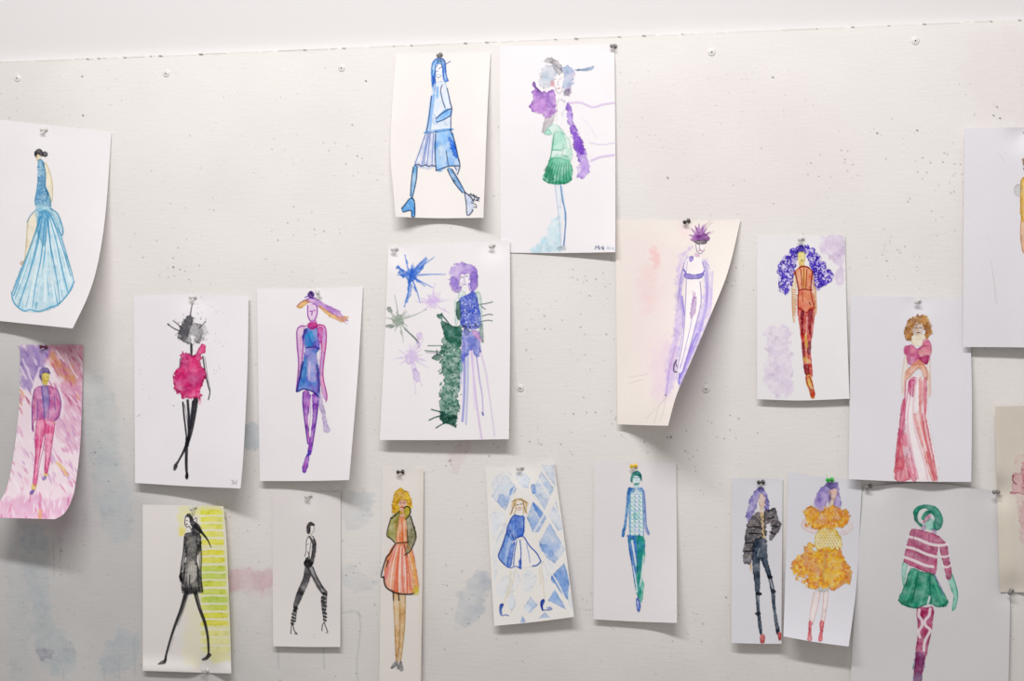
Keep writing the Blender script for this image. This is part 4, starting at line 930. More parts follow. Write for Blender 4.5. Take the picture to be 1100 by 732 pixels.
def sheet_rose_gown():
    s = Sheet('914,318.4 980,319 1041,319.5', '1041,319.5 1044,420 1043.3,518', '911.6,515 970,517.5 1043.3,518', '914,318.4 911.6,515',
              'e6e3e9', lambda u, v: .004 + .010 * v ** 2)
    c = s.c; c.R(905, 310, 3.327)
    W, L = c.W, c.L
    c.P(F)
    W('d9bda6', '254,128 286,128 287,154 272,170 257,158', a=.95, w=.3); L('3a3238', .9, '260,142 266,141'); L('3a3238', .9, '275,141 281,141'); L('6a4a4c', 1.1, '266,158 276,158'); L('9a7a6c', .6, '271,142 270,152'); W('9a8078', '256,130 272,128 266,140 256,142', a=.4, w=.3)
    W('efdfc4', '252,166 290,164 300,188 276,206 246,196', a=.9, w=.3, c2='f2e6c8'); L('d4bc94', .7, '258,182 284,180', a=.7)
    W('ecd9c4', '222,236 234,240 230,300 222,352 218,380 211,376 214,300', a=.6, w=.4); W('ecd9c4', '302,262 312,240 314,320 314,382 304,380', a=.6, w=.4); L('d8b49c', .6, '222,240 212,320 212,376', a=.7); L('d8b49c', .6, '312,240 316,382', a=.7)
    c.P(HR)
    W('ba7a3a', '224,156 230,122 254,98 290,98 312,118 319,160 304,180 292,166 294,140 282,126 262,124 252,140 252,172 240,186 224,176', a=.92, c2='8c5220', w=1.2, edge=.3, cell=4)
    c.curls(['7c4418', 'd09a58', '94561f'], '224,156 230,122 254,98 290,98 312,118 319,160 304,178 294,160 292,134 262,124 252,150 250,176 236,184 226,176', 34, (.9, 1.9), .8, .7); W('e0b070', '286,94 304,100 310,120 296,112', a=.4, soft=1, w=.8)
    c.P(DR)
    W('cf5688', '226,214 246,200 270,216 300,188 316,200 318,228 304,268 288,272 240,274 228,244', a=.92, c2='b83c74', w=.4)
    W('e08aa4', '290,182 310,186 318,206 300,210 286,200', a=.85, w=.4); W('c24a7c', '221,208 240,206 244,222 232,234 220,232', a=.9, w=.4); W('e8a0a0', '272,224 308,206 318,232 300,240 280,244', a=.85, w=.4, c2='f0c0b4'); W('dc7a94', '240,206 262,214 256,240 236,236', a=.7, w=.5)
    W('e8ac94', '228,296 262,262 276,254 300,284 304,328 292,322 272,286 230,328', a=.92, w=.4, c2='e0906c'); W('b03468', '274,252 306,238 304,270 292,268', a=.8, w=.4)
    W('f4e4e8', '232,326 300,326 306,440 316,520 340,682 188,682 194,600 212,440', a=.8, w=.3, edge=.1)
    W('dc5c6e', '194,560 202,500 214,520 216,580 234,640 240,682 187,682', a=.9, w=.5, c2='c84860'); W('d8607c', '212,412 226,396 222,500 208,540 196,560 202,500', a=.85, w=.4, c2='c84c74')
    W('e0708a', '216,500 226,480 240,560 266,682 244,682 226,610 214,560', a=.85, w=.5, c2='d8a0b4'); W('df7e90', '242,322 268,320 258,360 252,390 236,370', a=.85, w=.5, c2='c85c84'); W('c8487c', '236,330 262,326 254,350 238,352', a=.7, w=.4)
    W('e68c88', '272,324 288,330 286,400 284,450 300,530 330,660 336,682 316,682 290,590 264,500 254,446 272,440', a=.85, w=.5, c2='ecaaa4'); W('e0788c', '291,324 302,328 300,440 290,450 286,380', a=.85, w=.4)
    W('e27a80', '284,456 298,460 312,530 340,680 322,672 300,590', a=.75, w=.5, c2='d86474'); L('c03a64', 1.1, '226,330 222,400 216,440', a=.8); L('9c3a50', .9, '234,588 216,640 206,682', a=.6); L('b84868', .8, '200,500 206,560 194,620', a=.6)
    W('f8f0f2', '256,330 272,326 270,430 256,440', a=.7, w=.4, edge=0); W('f8f0f2', '226,420 246,400 262,520 300,640 306,682 272,682 248,600 226,500', a=.8, w=.4, edge=0)
    for q, kk, wd, al in (('238,330 226,420 214,500 200,560', 'c8507c', 1.6, .6), ('246,332 240,400 232,470 244,560 270,680', 'd8809c', 1.4, .6), ('262,330 258,380 252,440 262,520 292,620 304,680', 'eab4bc', 1.6, .7), ('280,330 278,420 286,500 312,600 326,680', 'd8606c', 1.2, .6),
                          ('296,330 294,420 302,500 330,640', 'c84c60', 1.2, .5), ('270,330 268,420 274,480 300,580', 'faf0f2', 1.6, .8), ('288,332 289,430 302,520 322,610', 'f8e6e8', 1.3, .75), ('250,334 246,400 240,450', 'faf0f2', 1.4, .8), ('226,500 236,580 252,660', 'f6e4e8', 1.4, .7), ('212,540 220,600 232,680', 'f0c8cc', 1.4, .6), ('206,520 200,580 192,680', 'a83848', 1.0, .5)):
        L(kk, (wd * .6, wd, wd * 1.3), q, a=al, soft=.5, var=.4)
    L('e2a48c', 1.6, '226,300 222,340 220,372', a=.5, soft=.7); L('e2a48c', 1.6, '308,300 312,350 312,378', a=.5, soft=.7); L('c87858', .8, '230,312 262,276 276,256', a=.6); L('c87858', .8, '276,256 300,290 304,324', a=.6)
    L('8a4a6c', .8, '236,212 240,250 244,272', a=.5); L('f4dcd0', 1.0, '240,300 270,272', a=.7)
    return s.build('bluish-white sheet of a brown-haired woman in a long pink and white striped gown', PINNED['rose_gown']), s


def sheet_black_jacket():
    s = Sheet('786,513.4 815,514 840.8,514', '840.8,514 840,600 839.4,692', '785.6,691 815,692 839.4,692', '786,513.4 785.6,691',
              'dfdee4', lambda u, v: .002 + .010 * v ** 2)
    c = s.c; c.R(780, 500, 3.571)
    W, L = c.W, c.L
    c.P(F)
    W('dcb9a8', '126,114 146,110 150,148 136,166 126,150', a=.95, w=.3); W('dcc0ac', '130,160 142,160 144,190 130,190', a=.9, w=.2); W('dcbc9c', '90,376 98,380 97,410 91,402', a=.9, w=.2)
    W('e4c07c', '131,190 146,192 151,270 137,278', a=.9, w=.3, c2='d4b070')
    c.P(HR)
    W('6c60b0', '112,98 130,82 149,95 160,130 169,176 151,176 149,122 134,110 124,124 120,154 108,182 90,208 74,196 86,162 92,130', a=.88, c2='a296d4', w=1, edge=.3); W('4c4090', '120,92 138,84 148,98 130,104', a=.7, w=.5); W('b8b0e0', '80,200 92,204 84,220', a=.5, w=.5)
    c.P(JK)
    W('2a282b', '94,202 112,186 130,180 136,230 138,280 106,292 106,340 92,376 66,370 70,300 80,230', a=.94, c2='454044', w=1); W('2a282b', '146,182 166,172 188,164 200,196 209,228 202,252 176,286 164,280 176,236 152,226 156,284 148,286', a=.94, c2='454044', w=1)
    c.dots('c8b8ac', '94,202 130,182 136,280 104,292 100,370 70,366 74,290', 60, (.3, .7), .65); c.dots('c8b8ac', '148,190 186,168 204,226 176,280 178,236 152,226', 34, (.3, .7), .6, seed=5); c.dots('8a6a5c', '94,202 130,182 136,280 104,292 100,370 70,366', 30, (.3, .7), .6, seed=7)
    for q in ('84,240 106,236 130,240', '86,262 110,262 136,264', '76,300 98,298', '72,330 100,330', '160,206 184,200', '172,232 200,236', '168,256 188,266'): L('16151a', 1.3, q)
    for q in ('132,196 144,200 134,210 146,216 134,226 146,236 138,246 148,256',): L('5a4634', .7, q)
    for q in ('112,284 104,306 112,320', '124,290 136,284 132,310'): L('5a5458', .8, q)
    c.P(TR_)
    W('1d2a3a', '106,292 152,284 160,368 174,424 186,482 191,560 206,640 192,642 178,540 165,450 142,384 130,362 130,450 128,540 139,642 127,642 116,540 111,470 101,380', a=.94, c2='2c3a4a', w=.4)
    for q in ('130,300 134,350', '152,330 160,390', '110,400 118,500 132,630', '172,440 180,520 196,630'): L('5a6a7c', .8, q, a=.6)
    L('d8dae2', .8, '168,436 178,470', a=.9); L('d8dae2', .8, '122,500 126,530', a=.7); L('d8dae2', .7, '128,320 120,350', a=.7)
    for x, y in ((125, 494), (168, 430), (180, 484), (122, 570)): W('15161c', [(x - 10, y - 3), (x, y - 6), (x + 10, y - 4), (x + 8, y + 6), (x - 6, y + 6)], a=.94, w=.5)
    c.P(SH); W('d9685c', '131,654 146,650 148,678 138,685 131,680', a=.92, w=.3, c2='c04a48'); W('d9685c', '198,644 212,644 211,668 203,672', a=.92, w=.3, c2='c04a48')
    return s.build('narrow sheet of a purple-haired woman in black jacket and tight dark trousers', PINNED['black_jacket']), s


def sheet_yellow_dress():
    s = Sheet('847.2,507 885,513 926,517', '926,517 923,580 919,640 911.6,695', '841.6,684 875,690 911.6,695', '847.2,507 841.6,684',
              'e0dfe6', lambda u, v: .0015 + .022 * v ** 4 + .003 * v)
    c = s.c; c.R(780, 500, 3.571)
    W, L = c.W, c.L
    c.P(F)
    W('dcb4a4', '395,100 418,80 430,108 416,132 398,126', a=.95, w=.3); W('dcbcac', '398,126 414,130 412,156 392,156', a=.85, w=.2)
    W('ecd2d0', '300,205 290,230 306,250 340,262 344,252 316,236', a=.7, w=.4); W('ecd2d0', '462,206 486,236 470,262 440,268 438,258 466,240', a=.6, w=.4); L('d8b4b8', .6, '300,204 288,232 312,254 342,262', a=.8); L('d8b4b8', .6, '464,204 484,240 444,268', a=.7)
    W('f0e0dc', '336,490 362,484 352,540 332,610 320,610 324,560', a=.8, w=.3); W('f0e0dc', '374,484 392,484 384,560 372,618 362,612 372,550', a=.8, w=.3)
    for q in ('336,490 324,560 318,610', '362,486 350,545 332,612', '374,486 370,550 360,610', '392,484 384,560 372,618'): L('d8a8a4', .7, q, a=.85)
    W('aeb0ae', '350,462 394,456 390,482 356,484', a=.6, w=.6, soft=.8); L('90908c', .7, '356,462 358,490', a=.7); L('90908c', .7, '388,460 390,486', a=.7)
    c.P(HR)
    W('7864b6', '345,112 360,92 384,72 412,64 432,74 437,120 442,160 416,166 416,134 430,108 420,84 396,100 396,128 384,150 374,182 352,186 342,160', a=.88, c2='a58cd0', w=1.1, edge=.3); W('54489c', '388,74 412,66 428,78 400,92', a=.7, w=.6); W('4c4090', '396,112 402,104 402,134 394,150', a=.5, w=.4); W('b8a4dc', '340,130 352,140 344,170 336,156', a=.5, w=.8)
    c.P(DR)
    W('e8a320', '300,176 316,164 342,166 364,186 384,162 414,156 442,160 472,206 444,240 384,250 350,240 312,220', a=.9, w=2.2, c2='db7c24', edge=.3, cell=4)
    W('e9c548', '352,248 424,250 442,322 346,326', a=.85, w=.7, c2='f0d880')
    for j, y in enumerate(range(176, 250, 12)):
        for x in range(360 + (j % 2) * 6, 430, 12): L('f4dc90' if (x + j) % 3 else 'c88a20', 1.0, [(x, y), (x + 2, y + 2)], a=.75)
    for j, y in enumerate(range(256, 324, 11)):
        for x in range(356 + (j % 2) * 6, 430, 11): L('c09426', 1.0, [(x, y), (x + 2, y + 3)], a=.75)
    W('e9ac1e', '326,306 348,318 434,320 456,350 472,402 466,452 420,476 392,458 370,462 320,472 306,440 278,430 250,388 264,360 300,322', a=.92, w=3, c2='d97c2a', edge=.35, cell=4)
    rg = random.Random(3)
    for i in range(150):
        t = rg.uniform(0, 6.28); r = rg.uniform(.15, 1.0) ** .6
        x, y = 362 + 108 * r * math.cos(t), 396 + 78 * r * math.sin(t)
        if y < 322 and abs(x - 390) > 60: continue
        L(rg.choice(['f0c040', 'd4702a', 'e8a830', 'f4d878', 'cc6428', 'e9b42c']), rg.uniform(1.2, 2.6), [(x, y), (x + rg.uniform(-7, 7), y + rg.uniform(-7, 7))], a=.6, soft=.5)
    for i in range(60):
        t = rg.uniform(0, 6.28); x, y = 386 + 78 * math.cos(t), 200 + 36 * math.sin(t)
        L(rg.choice(['f0c040', 'd4702a', 'e8a830', 'f4d878']), rg.uniform(1.2, 2.4), [(x, y), (x + rg.uniform(-7, 7), y + rg.uniform(-7, 7))], a=.6, soft=.5)
    for i in range(64):
        t = rg.uniform(-.4, 3.5); rr = rg.uniform(.82, 1.0)
        x, y = 362 + 106 * rr * math.cos(t), 392 + 78 * rr * math.sin(t)
        L(rg.choice(['e8a626', 'd87c2c', 'f0bc40', 'e0902a']), (2.2, .7), [(x, y), (x + 9 * math.cos(t) + rg.uniform(-4, 4), y + 9 * math.sin(t) + rg.uniform(-4, 4))], a=.75)
    for i in range(40):
        x = rg.uniform(300, 470); y = 180 + abs(x - 385) * .25 + rg.choice((0, 52 - abs(x - 385) * .3)); s_ = 1 if y > 205 else -1
        L(rg.choice(['e8a626', 'd87c2c', 'f0bc40']), (2.0, .7), [(x, y), (x + rg.uniform(-5, 5), y + s_ * 9)], a=.7)
    L('b8a060', 1.2, '380,330 376,400 374,455', a=.6, soft=.6)
    c.P(SH); W('d85e64', '318,598 330,606 326,640 330,670 312,672 316,636', a=.88, w=.6, c2='c84850'); W('d85e64', '360,598 375,602 370,640 368,674 354,672 360,636', a=.88, w=.6, c2='c84850')
    return s.build('sheet of a purple-haired woman in a ruffled yellow dress, held by the green pin', PINNED['yellow_dress']), s


def sheet_striped_top():
    s = Sheet('928,522 950,521.5 985,519 1020,521 1050,525.5 1074,528', '1074,528 1082,590 1085,640 1083,745', '913,745 1083,745', '928,522 920,620 913,745',
              'dcdadc', lambda u, v: .003 + .004 * np.sin(u * 6.3) ** 2 * (1 - v) ** 3 + .002 * v)
    c = s.c; c.R(905, 505, 3.225)
    W, L = c.W, c.L
    c.P(F)
    W('c06c92', '286,150 306,146 304,172 284,188 278,182', a=.88, w=.4, c2='d090a8'); W('5cc0a8', '288,178 304,168 316,172 322,204 302,208 284,196', a=.85, w=.4, c2='8cd4c0'); W('e6eeec', '304,150 314,154 314,172 304,168', a=.8, w=.2); W('a888b4', '276,196 288,192 286,210 272,208', a=.7, w=.4); W('a888b4', '312,206 324,204 324,222 314,220', a=.7, w=.4)
    W('74c8b2', '210,318 224,326 217,380 212,412 205,362', a=.85, w=.4, c2='9cd8c8'); W('5cc0a4', '366,374 380,360 394,405 399,440 389,484 379,484 385,440 374,410', a=.88, w=.4, c2='80ceb8'); L('2f9a80', .9, '380,362 396,410 399,442 390,482', a=.8)
    c.P('hat')
    W('0f8264', '245,150 252,134 266,124 300,121 330,134 348,168 342,200 322,210 314,186 320,170 308,150 296,140 286,132 268,140 259,160 262,176 278,192 270,196 252,178', a=.93, c2='0c6c54', w=.4); W('1a8c6e', '272,168 284,146 300,142 312,150 300,152 286,166 282,174', a=.9, w=.3); W('e0e4e2', '262,160 270,144 284,136 288,142 276,158 272,172', a=.8, w=.2, edge=0); L('5cb49c', .9, '300,128 326,140 338,168', a=.6)
    c.P('sweater')
    W('bd4c78', '240,206 280,212 320,222 346,240 360,256 346,264 330,276 321,362 270,346 216,322 214,300 226,250', a=.92, c2='a63c66', w=.5); W('bd4c78', '336,262 360,256 370,308 379,368 363,380 350,330', a=.92, c2='a63c66', w=.4)
    for q in ('230,232 262,240 300,256 334,262 364,258', '221,268 250,274 290,292 326,302', '216,303 246,314 284,330 314,336'): L('efe8ea', 3.0, q, a=.95)
    for q in ('340,300 354,302 372,296', '348,334 362,338 376,330'): L('efe8ea', 2.3, q, a=.95)
    for q in ('250,212 246,240', '300,222 300,250', '262,250 256,274', '296,300 290,326', '250,284 246,306'): L('9a3460', 1.0, q, a=.5)
    L('efe8ea', 1.2, '334,268 328,300', a=.9)
    c.P(SK)
    W('1c8f6e', '235,342 270,352 316,362 332,396 366,454 350,476 316,468 296,464 260,480 214,470 194,450 215,400', a=.93, c2='0f7858', w=.6, edge=.35)
    for q in ('252,352 240,400 222,450', '290,362 284,410 270,462', '312,372 330,420 346,460'): L('7cccb0', 2.4, q, a=.5, soft=.8)
    for q in ('262,356 252,410 240,460', '302,366 304,420 308,460', '194,452 216,468 258,478 282,468', '318,470 340,474 364,456'): L('0b5e46', 1.3, q, a=.8)
    L('7c6ca8', 1.2, '318,362 336,398 350,430', a=.8); L('efeeee', 2.0, '302,440 296,462', a=.9)
    c.P('stockings')
    W('b23a68', '258,481 288,478 315,478 311,540 300,600 286,660 276,712 272,735 248,738 249,690 254,620 262,560', a=.93, c2='9a2c58', w=.5)
    L('efe6ea', 3.0, '266,486 264,505 274,520 276,540 264,560 268,580', a=.95); L('efe6ea', 3.0, '304,482 300,505 286,522 288,540 304,556 292,580 284,600 282,626', a=.95)
    W('6a3c78', '252,640 284,640 278,700 250,700', a=.5, w=1, soft=1); W('7c7098', '248,708 274,706 272,738 246,738', a=.8, w=.4); L('2f8a70', .9, '248,672 244,690', a=.7)
    return s.build('large greyish sheet of a figure in pink striped top and green skirt', PINNED['striped_top']), s


def sheet_gold_edge():
    s = Sheet('1036.2,138 1090,137 1168,136', '1168,136 1170,376', '1034.6,373 1100,373.5 1170,376', '1036.2,138 1035,250 1034.6,373',
              'e4e1e6', lambda u, v: .008 + .004 * v + .004 * u)
    c = s.c; c.R(1020, 120, 2.711)
    W, L = c.W, c.L
    for q in ('138,120 150,130 162,146', '160,124 168,122', '118,430 128,480 134,560', '126,470 140,560', '108,366 112,372'): L('c9c5c8', .7, q, a=.6)
    c.P(F); W('ecc4a2', '208,318 222,326 236,400 230,420 214,412 208,380', a=.9, w=.4, c2='e4b088'); L('b07c50', .8, '208,318 207,372 216,412', a=.8); W('e8bd98', '222,140 250,136 256,180 238,196 222,180', a=.9, w=.4)
    W('e8c0a0', '232,420 262,420 258,560 240,560', a=.8, w=.4); W('e8c0a0', '270,420 296,420 290,560 272,560', a=.8, w=.4)
    c.P(HR); W('7a5838', '214,140 236,112 266,120 268,170 254,160 246,136 228,142 222,180', a=.9, w=1)
    c.P(DR); W('e4b23c', '210,196 240,190 280,210 290,300 300,420 232,424 222,330 208,316 206,250', a=.9, w=.6, c2='d89a28'); W('b8b8b4', '188,222 204,212 212,230 204,246 192,240', a=.6, w=.8, soft=.8); L('a87818', .9, '208,200 207,260 210,316', a=.8); L('f4dc8c', 1.1, '216,210 218,300', a=.7)
    return s.build('mostly blank sheet at the right edge with a sliver of gold dress showing', PINNED['gold_edge']), s


def sheet_beige():
    s = Sheet('1069,437 1110,436 1182,434', '1182,434 1186,640', '1074,636.5 1120,637 1186,640', '1069,437 1071,530 1074,636.5',
              'dbd3c8', lambda u, v: .010 - .003 * v + .003 * u)
    c = s.c; c.R(1040, 420, 2.346)
    W, L = c.W, c.L
    W('e4dccb', '82,290 104,300 104,470 82,480', a=.5, soft=4, edge=0); W('c8beb0', '74,44 142,44 142,120 84,180', a=.35, soft=8, edge=0)
    c.P('painted_flower')
    W('c87486', '110,214 124,206 140,212 142,262 124,258 108,260 112,240', a=.65, w=1.1, c2='d89aa6', edge=.4); W('c87486', '140,180 200,170 240,210 220,270 160,270 136,230', a=.65, w=1.6, c2='dcaab2', edge=.35); L('7c3048', 1.0, '115,214 112,226 122,236'); L('a04c60', .9, '108,256 128,258 142,262')
    W('d8a0aa', '134,290 150,282 200,300 190,380 146,388 132,368', a=.6, w=1.4, c2='e4bcc0', soft=.8, edge=.3); W('dcb4b4', '122,262 146,258 150,330 132,330', a=.4, soft=2, w=1); W('e0bcb8', '118,170 150,160 150,200 126,210', a=.35, soft=2)
    return s.build('beige water-stained sheet at the right edge with pink flower blots', PINNED['beige']), s
# ------------------------------------------------------------------ the setting
EDGE_Z = float(on_wall(550, 43.5)[0, 2])      # top edge of the pin board
XL, XR = -2.2, 1.6
BOARD_T = .010


def board():
    s = Canvas(-140, -20, 1240, 860, 'e9e5e2'); s.S = 1.6
    s.__init__(-140, -20, 1240, 860, 'e9e5e2')
    W, L = s.W, s.L
    s.R(0, 0, 1)
    # lower left: grubby from old wash water, with vignette shade painted into the colour
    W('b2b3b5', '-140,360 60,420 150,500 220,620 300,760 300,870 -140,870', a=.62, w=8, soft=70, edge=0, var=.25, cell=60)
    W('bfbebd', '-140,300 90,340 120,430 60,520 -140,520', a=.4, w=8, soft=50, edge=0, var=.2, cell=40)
    W('cfccca', '-140,-20 40,-20 60,120 20,300 -140,340', a=.4, w=8, soft=60, edge=0, var=.2, cell=60)  # top-left corner dimming of the vignette, put into the board colour
    W('c9c6c2', '300,640 700,690 900,690 1240,640 1240,870 300,870', a=.4, w=8, soft=60, edge=0, var=.3, cell=60)  # vignette and light falloff along the bottom, painted into the board colour
    s.R(0, 420, 2.347)
    k = dict(w=3, soft=3, edge=.05, var=.7, cell=14)
    W('a9b9c2', '55,350 112,348 120,470 130,570 195,660 180,712 132,716 92,660 70,500', a=.5, **k)
    W('b2c0c8', '245,140 300,170 325,250 330,330 312,385 270,350 240,250', a=.45, **k)
    W('a4b4c0', '270,640 300,608 345,612 342,680 290,712 255,705', a=.5, **k)
    W('d9a6b0', '572,446 640,452 692,446 694,496 640,500 572,502', a=.5, **k)
    W('9fb4c0', '606,92 650,88 652,140 612,142', a=.5, **k); W('c8b8c0', '120,300 220,310 240,370 150,380', a=.3, **k)
    W('b9c2c8', '20,380 60,360 70,700 30,720', a=.35, **k)
    for q in ('135,380 136,470', '152,370 152,430', '300,690 302,760', '160,700 160,735', '262,700 264,745', '338,620 340,720', '110,650 118,672', '60,120 62,200'): L('8f9aa2', 1.0, q, a=.35, soft=1)
    W('8a8096', '92,655 128,650 128,672 108,676', a=.3, w=2, soft=2)
    s.R(240, 420, 2.345)
    W('b0bcc6', '306,270 372,262 366,335 312,352', a=.45, **k); W('a9b6c6', '612,480 665,455 652,560 590,596 584,570', a=.5, **k); W('b9c4cc', '300,440 372,470 364,505 300,492', a=.4, **k)
    W('d8b8c0', '16,455 122,452 122,500 16,502', a=.4, **k); W('c9a4ac', '580,140 620,130 600,190 570,200', a=.25, **k); W('d4b4bc', '60,498 130,500 128,520 60,518', a=.3, **k)
    for q in ('340,556 345,600 336,690 340,740', '252,648 254,700', '300,560 330,556 348,570', '138,650 139,700', '500,600 502,690'): L('949aa4', 1.1, q, a=.4, soft=1)
    s.R(0, 0, 1)
    W('b4c0c4', '88,410 120,420 128,500 96,490', a=.35, **k); W('dccfd0', '1040,40 1130,40 1130,130 1050,120', a=.25, w=6, soft=14, edge=0, var=.4)
    W('e6dbd9', '680,100 860,90 920,200 720,240', a=.3, w=8, soft=30, edge=0, var=.4)
    # ragged painted-over seam along the top edge
    rg = random.Random(12)

    def seam(x): return 66.3 - 46.0 * x / 1100
    x = -120
    while x < 1220:
        ln = rg.uniform(6, 40); j = rg.uniform(-.3, .5)
        L('9a9692', rg.uniform(.7, 1.3), [(x, seam(x) + .8 + j), (x + ln, seam(x + ln) + .8 + j)], a=rg.uniform(.2, .65), soft=.6)
        if rg.random() < .4: L('6e6a66', rg.uniform(1, 2), [(x, seam(x) + 1), (x + rg.uniform(1, 3), seam(x) + 1.4)], a=.8)
        x += ln + rg.uniform(-2, 7)
    # pin holes: loose all over, in clusters where sheets hung before
    for i in range(1300):
        x, y = rg.uniform(-60, 1160), rg.uniform(70, 800)
        L(rg.choice(['8f8b86', '77736e', 'a5a09a', '8f8b86']), rg.uniform(.5, .9), [(x, y), (x + .3, y + rg.uniform(-.3, .3))], a=rg.uniform(.4, .9), var=0)
    for cx, cy in ((185, 290), (310, 245), (390, 175), (620, 300), (590, 470), (650, 440), (800, 300), (900, 180), (1010, 180), (1060, 250), (500, 480), (380, 600), (60, 600), (740, 500), (770, 460), (640, 650), (735, 660), (240, 560), (1020, 215), (680, 395), (600, 360), (960, 275), (480, 640), (115, 480), (30, 150)):
        for i in range(13):
            x, y = rg.gauss(cx, 24), rg.gauss(cy, 16)
            L(rg.choice(['625e5a', '45423f', '77736e']), rg.uniform(.7, 1.2), [(x, y), (x + .3, y + .2)], a=rg.uniform(.5, .95), var=0)
    for x, y in ((942, 143), (393, 87), (88, 82), (89, 124), (186, 287), (1067, 124), (1071, 115), (1074, 127), (717, 191), (985, 140), (830, 83), (545, 230), (720, 470), (1013, 352)):
        L('3c3936', 1.4, [(x, y), (x + .6, y + .4)], a=.85, var=0)
    # bake on a world grid
    st = .0012
    z1, z0 = EDGE_Z, .55
    x0, x1 = float(on_wall(-130, 366)[0, 0]), float(on_wall(1230, 366)[0, 0])
    X = np.concatenate([np.linspace(XL, x0, 12)[:-1], np.linspace(x0, x1, int((x1 - x0) / st)), np.linspace(x1, XR, 12)[1:]])
    Z = np.concatenate([np.linspace(z1, z0, int((z1 - z0) / st)), np.linspace(z0, .02, 10)[1:]])
    nx, nz = len(X), len(Z)
    gx, gz = np.meshgrid(X, Z); gx = gx.ravel(); gz = gz.ravel()
    P = np.stack([gx, np.zeros_like(gx), gz], 1)
    d = P - EYE; dep = d @ FWD
    px = W_ / 2 + FPX * (d @ RGT) / dep; py = H / 2 - FPX * (d @ UPV) / dep
    col = s.sample(px, py)
    idx = np.arange(nx * nz).reshape(nz, nx)
    q = np.stack([idx[:-1, :-1], idx[1:, :-1], idx[1:, 1:], idx[:-1, 1:]], -1).reshape(-1, 4)
    # returns of the board edge back to the wall behind
    n = nx * nz
    back = np.stack([X, np.full(nx, BOARD_T), np.full(nx, z1)], 1)
    P = np.concatenate([P, back]); col = np.concatenate([col, np.tile(rgb('d8d5d2'), (nx, 1))])
    top = np.stack([np.arange(n, n + nx - 1), idx[0, :-1], idx[0, 1:], np.arange(n + 1, n + nx)], -1)
    q = np.concatenate([q, top])
    m = paint_material('painted_pin_board', .8, .2, 420)
    nt = m.node_tree
    b = nt.nodes['Principled BSDF']
    # horizontal roller texture and fine grit
    tc = [x for x in nt.nodes if x.type == 'TEX_COORD'][0]
    mp = nt.nodes.new('ShaderNodeMapping'); mp.inputs['Scale'].default_value = (60, 60, 260)
    nt.links.new(tc.outputs['Object'], mp.inputs['Vector'])
    nz2 = nt.nodes.new('ShaderNodeTexNoise'); nz2.inputs['Scale'].default_value = 1; nz2.inputs['Detail'].default_value = 5
    nt.links.new(mp.outputs['Vector'], nz2.inputs['Vector'])
    b2 = nt.nodes.new('ShaderNodeBump'); b2.inputs['Strength'].default_value = .4; b2.inputs['Distance'].default_value = .0006
    nt.links.new(nz2.outputs['Fac'], b2.inputs['Height'])
    b1 = [x for x in nt.nodes if x.type == 'BUMP' and x != b2][0]
    nt.links.new(b1.outputs['Normal'], b2.inputs['Normal']); nt.links.new(b2.outputs['Normal'], b.inputs['Normal'])
    me = grid_mesh('wall_panel', P, q, col, m)
    o = bpy.data.objects.new('wall_panel', me); C.objects.link(o)
    tag(o, 'white painted fibre pin board covering the wall, stained and full of pin holes', 'pin board', kind='structure')


W_ = W


def plane_box(name, lo, hi, mat, label, kind='structure'):
    me = bpy.data.meshes.new(name); bm = bmesh.new()
    bmesh.ops.create_cube(bm, size=1)
    for v in bm.verts:
        for i in range(3): v.co[i] = lo[i] + (v.co[i] + .5) * (hi[i] - lo[i])
    bm.to_mesh(me); bm.free(); me.materials.append(mat)
    o = bpy.data.objects.new(name, me); C.objects.link(o)
    return tag(o, label, None, kind=kind)


board()
plane_box('wall_back', (XL, BOARD_T, 0), (XR, .12, 3.0), plain('wall_paint', 'dbd8d8', .8, noise=.01), 'smooth white wall above the pin board')
plane_box('floor', (XL, -2.6, -.05), (XR, .12, 0), plain('studio_floor', '9a968f', .6, noise=.08), 'grey studio floor')

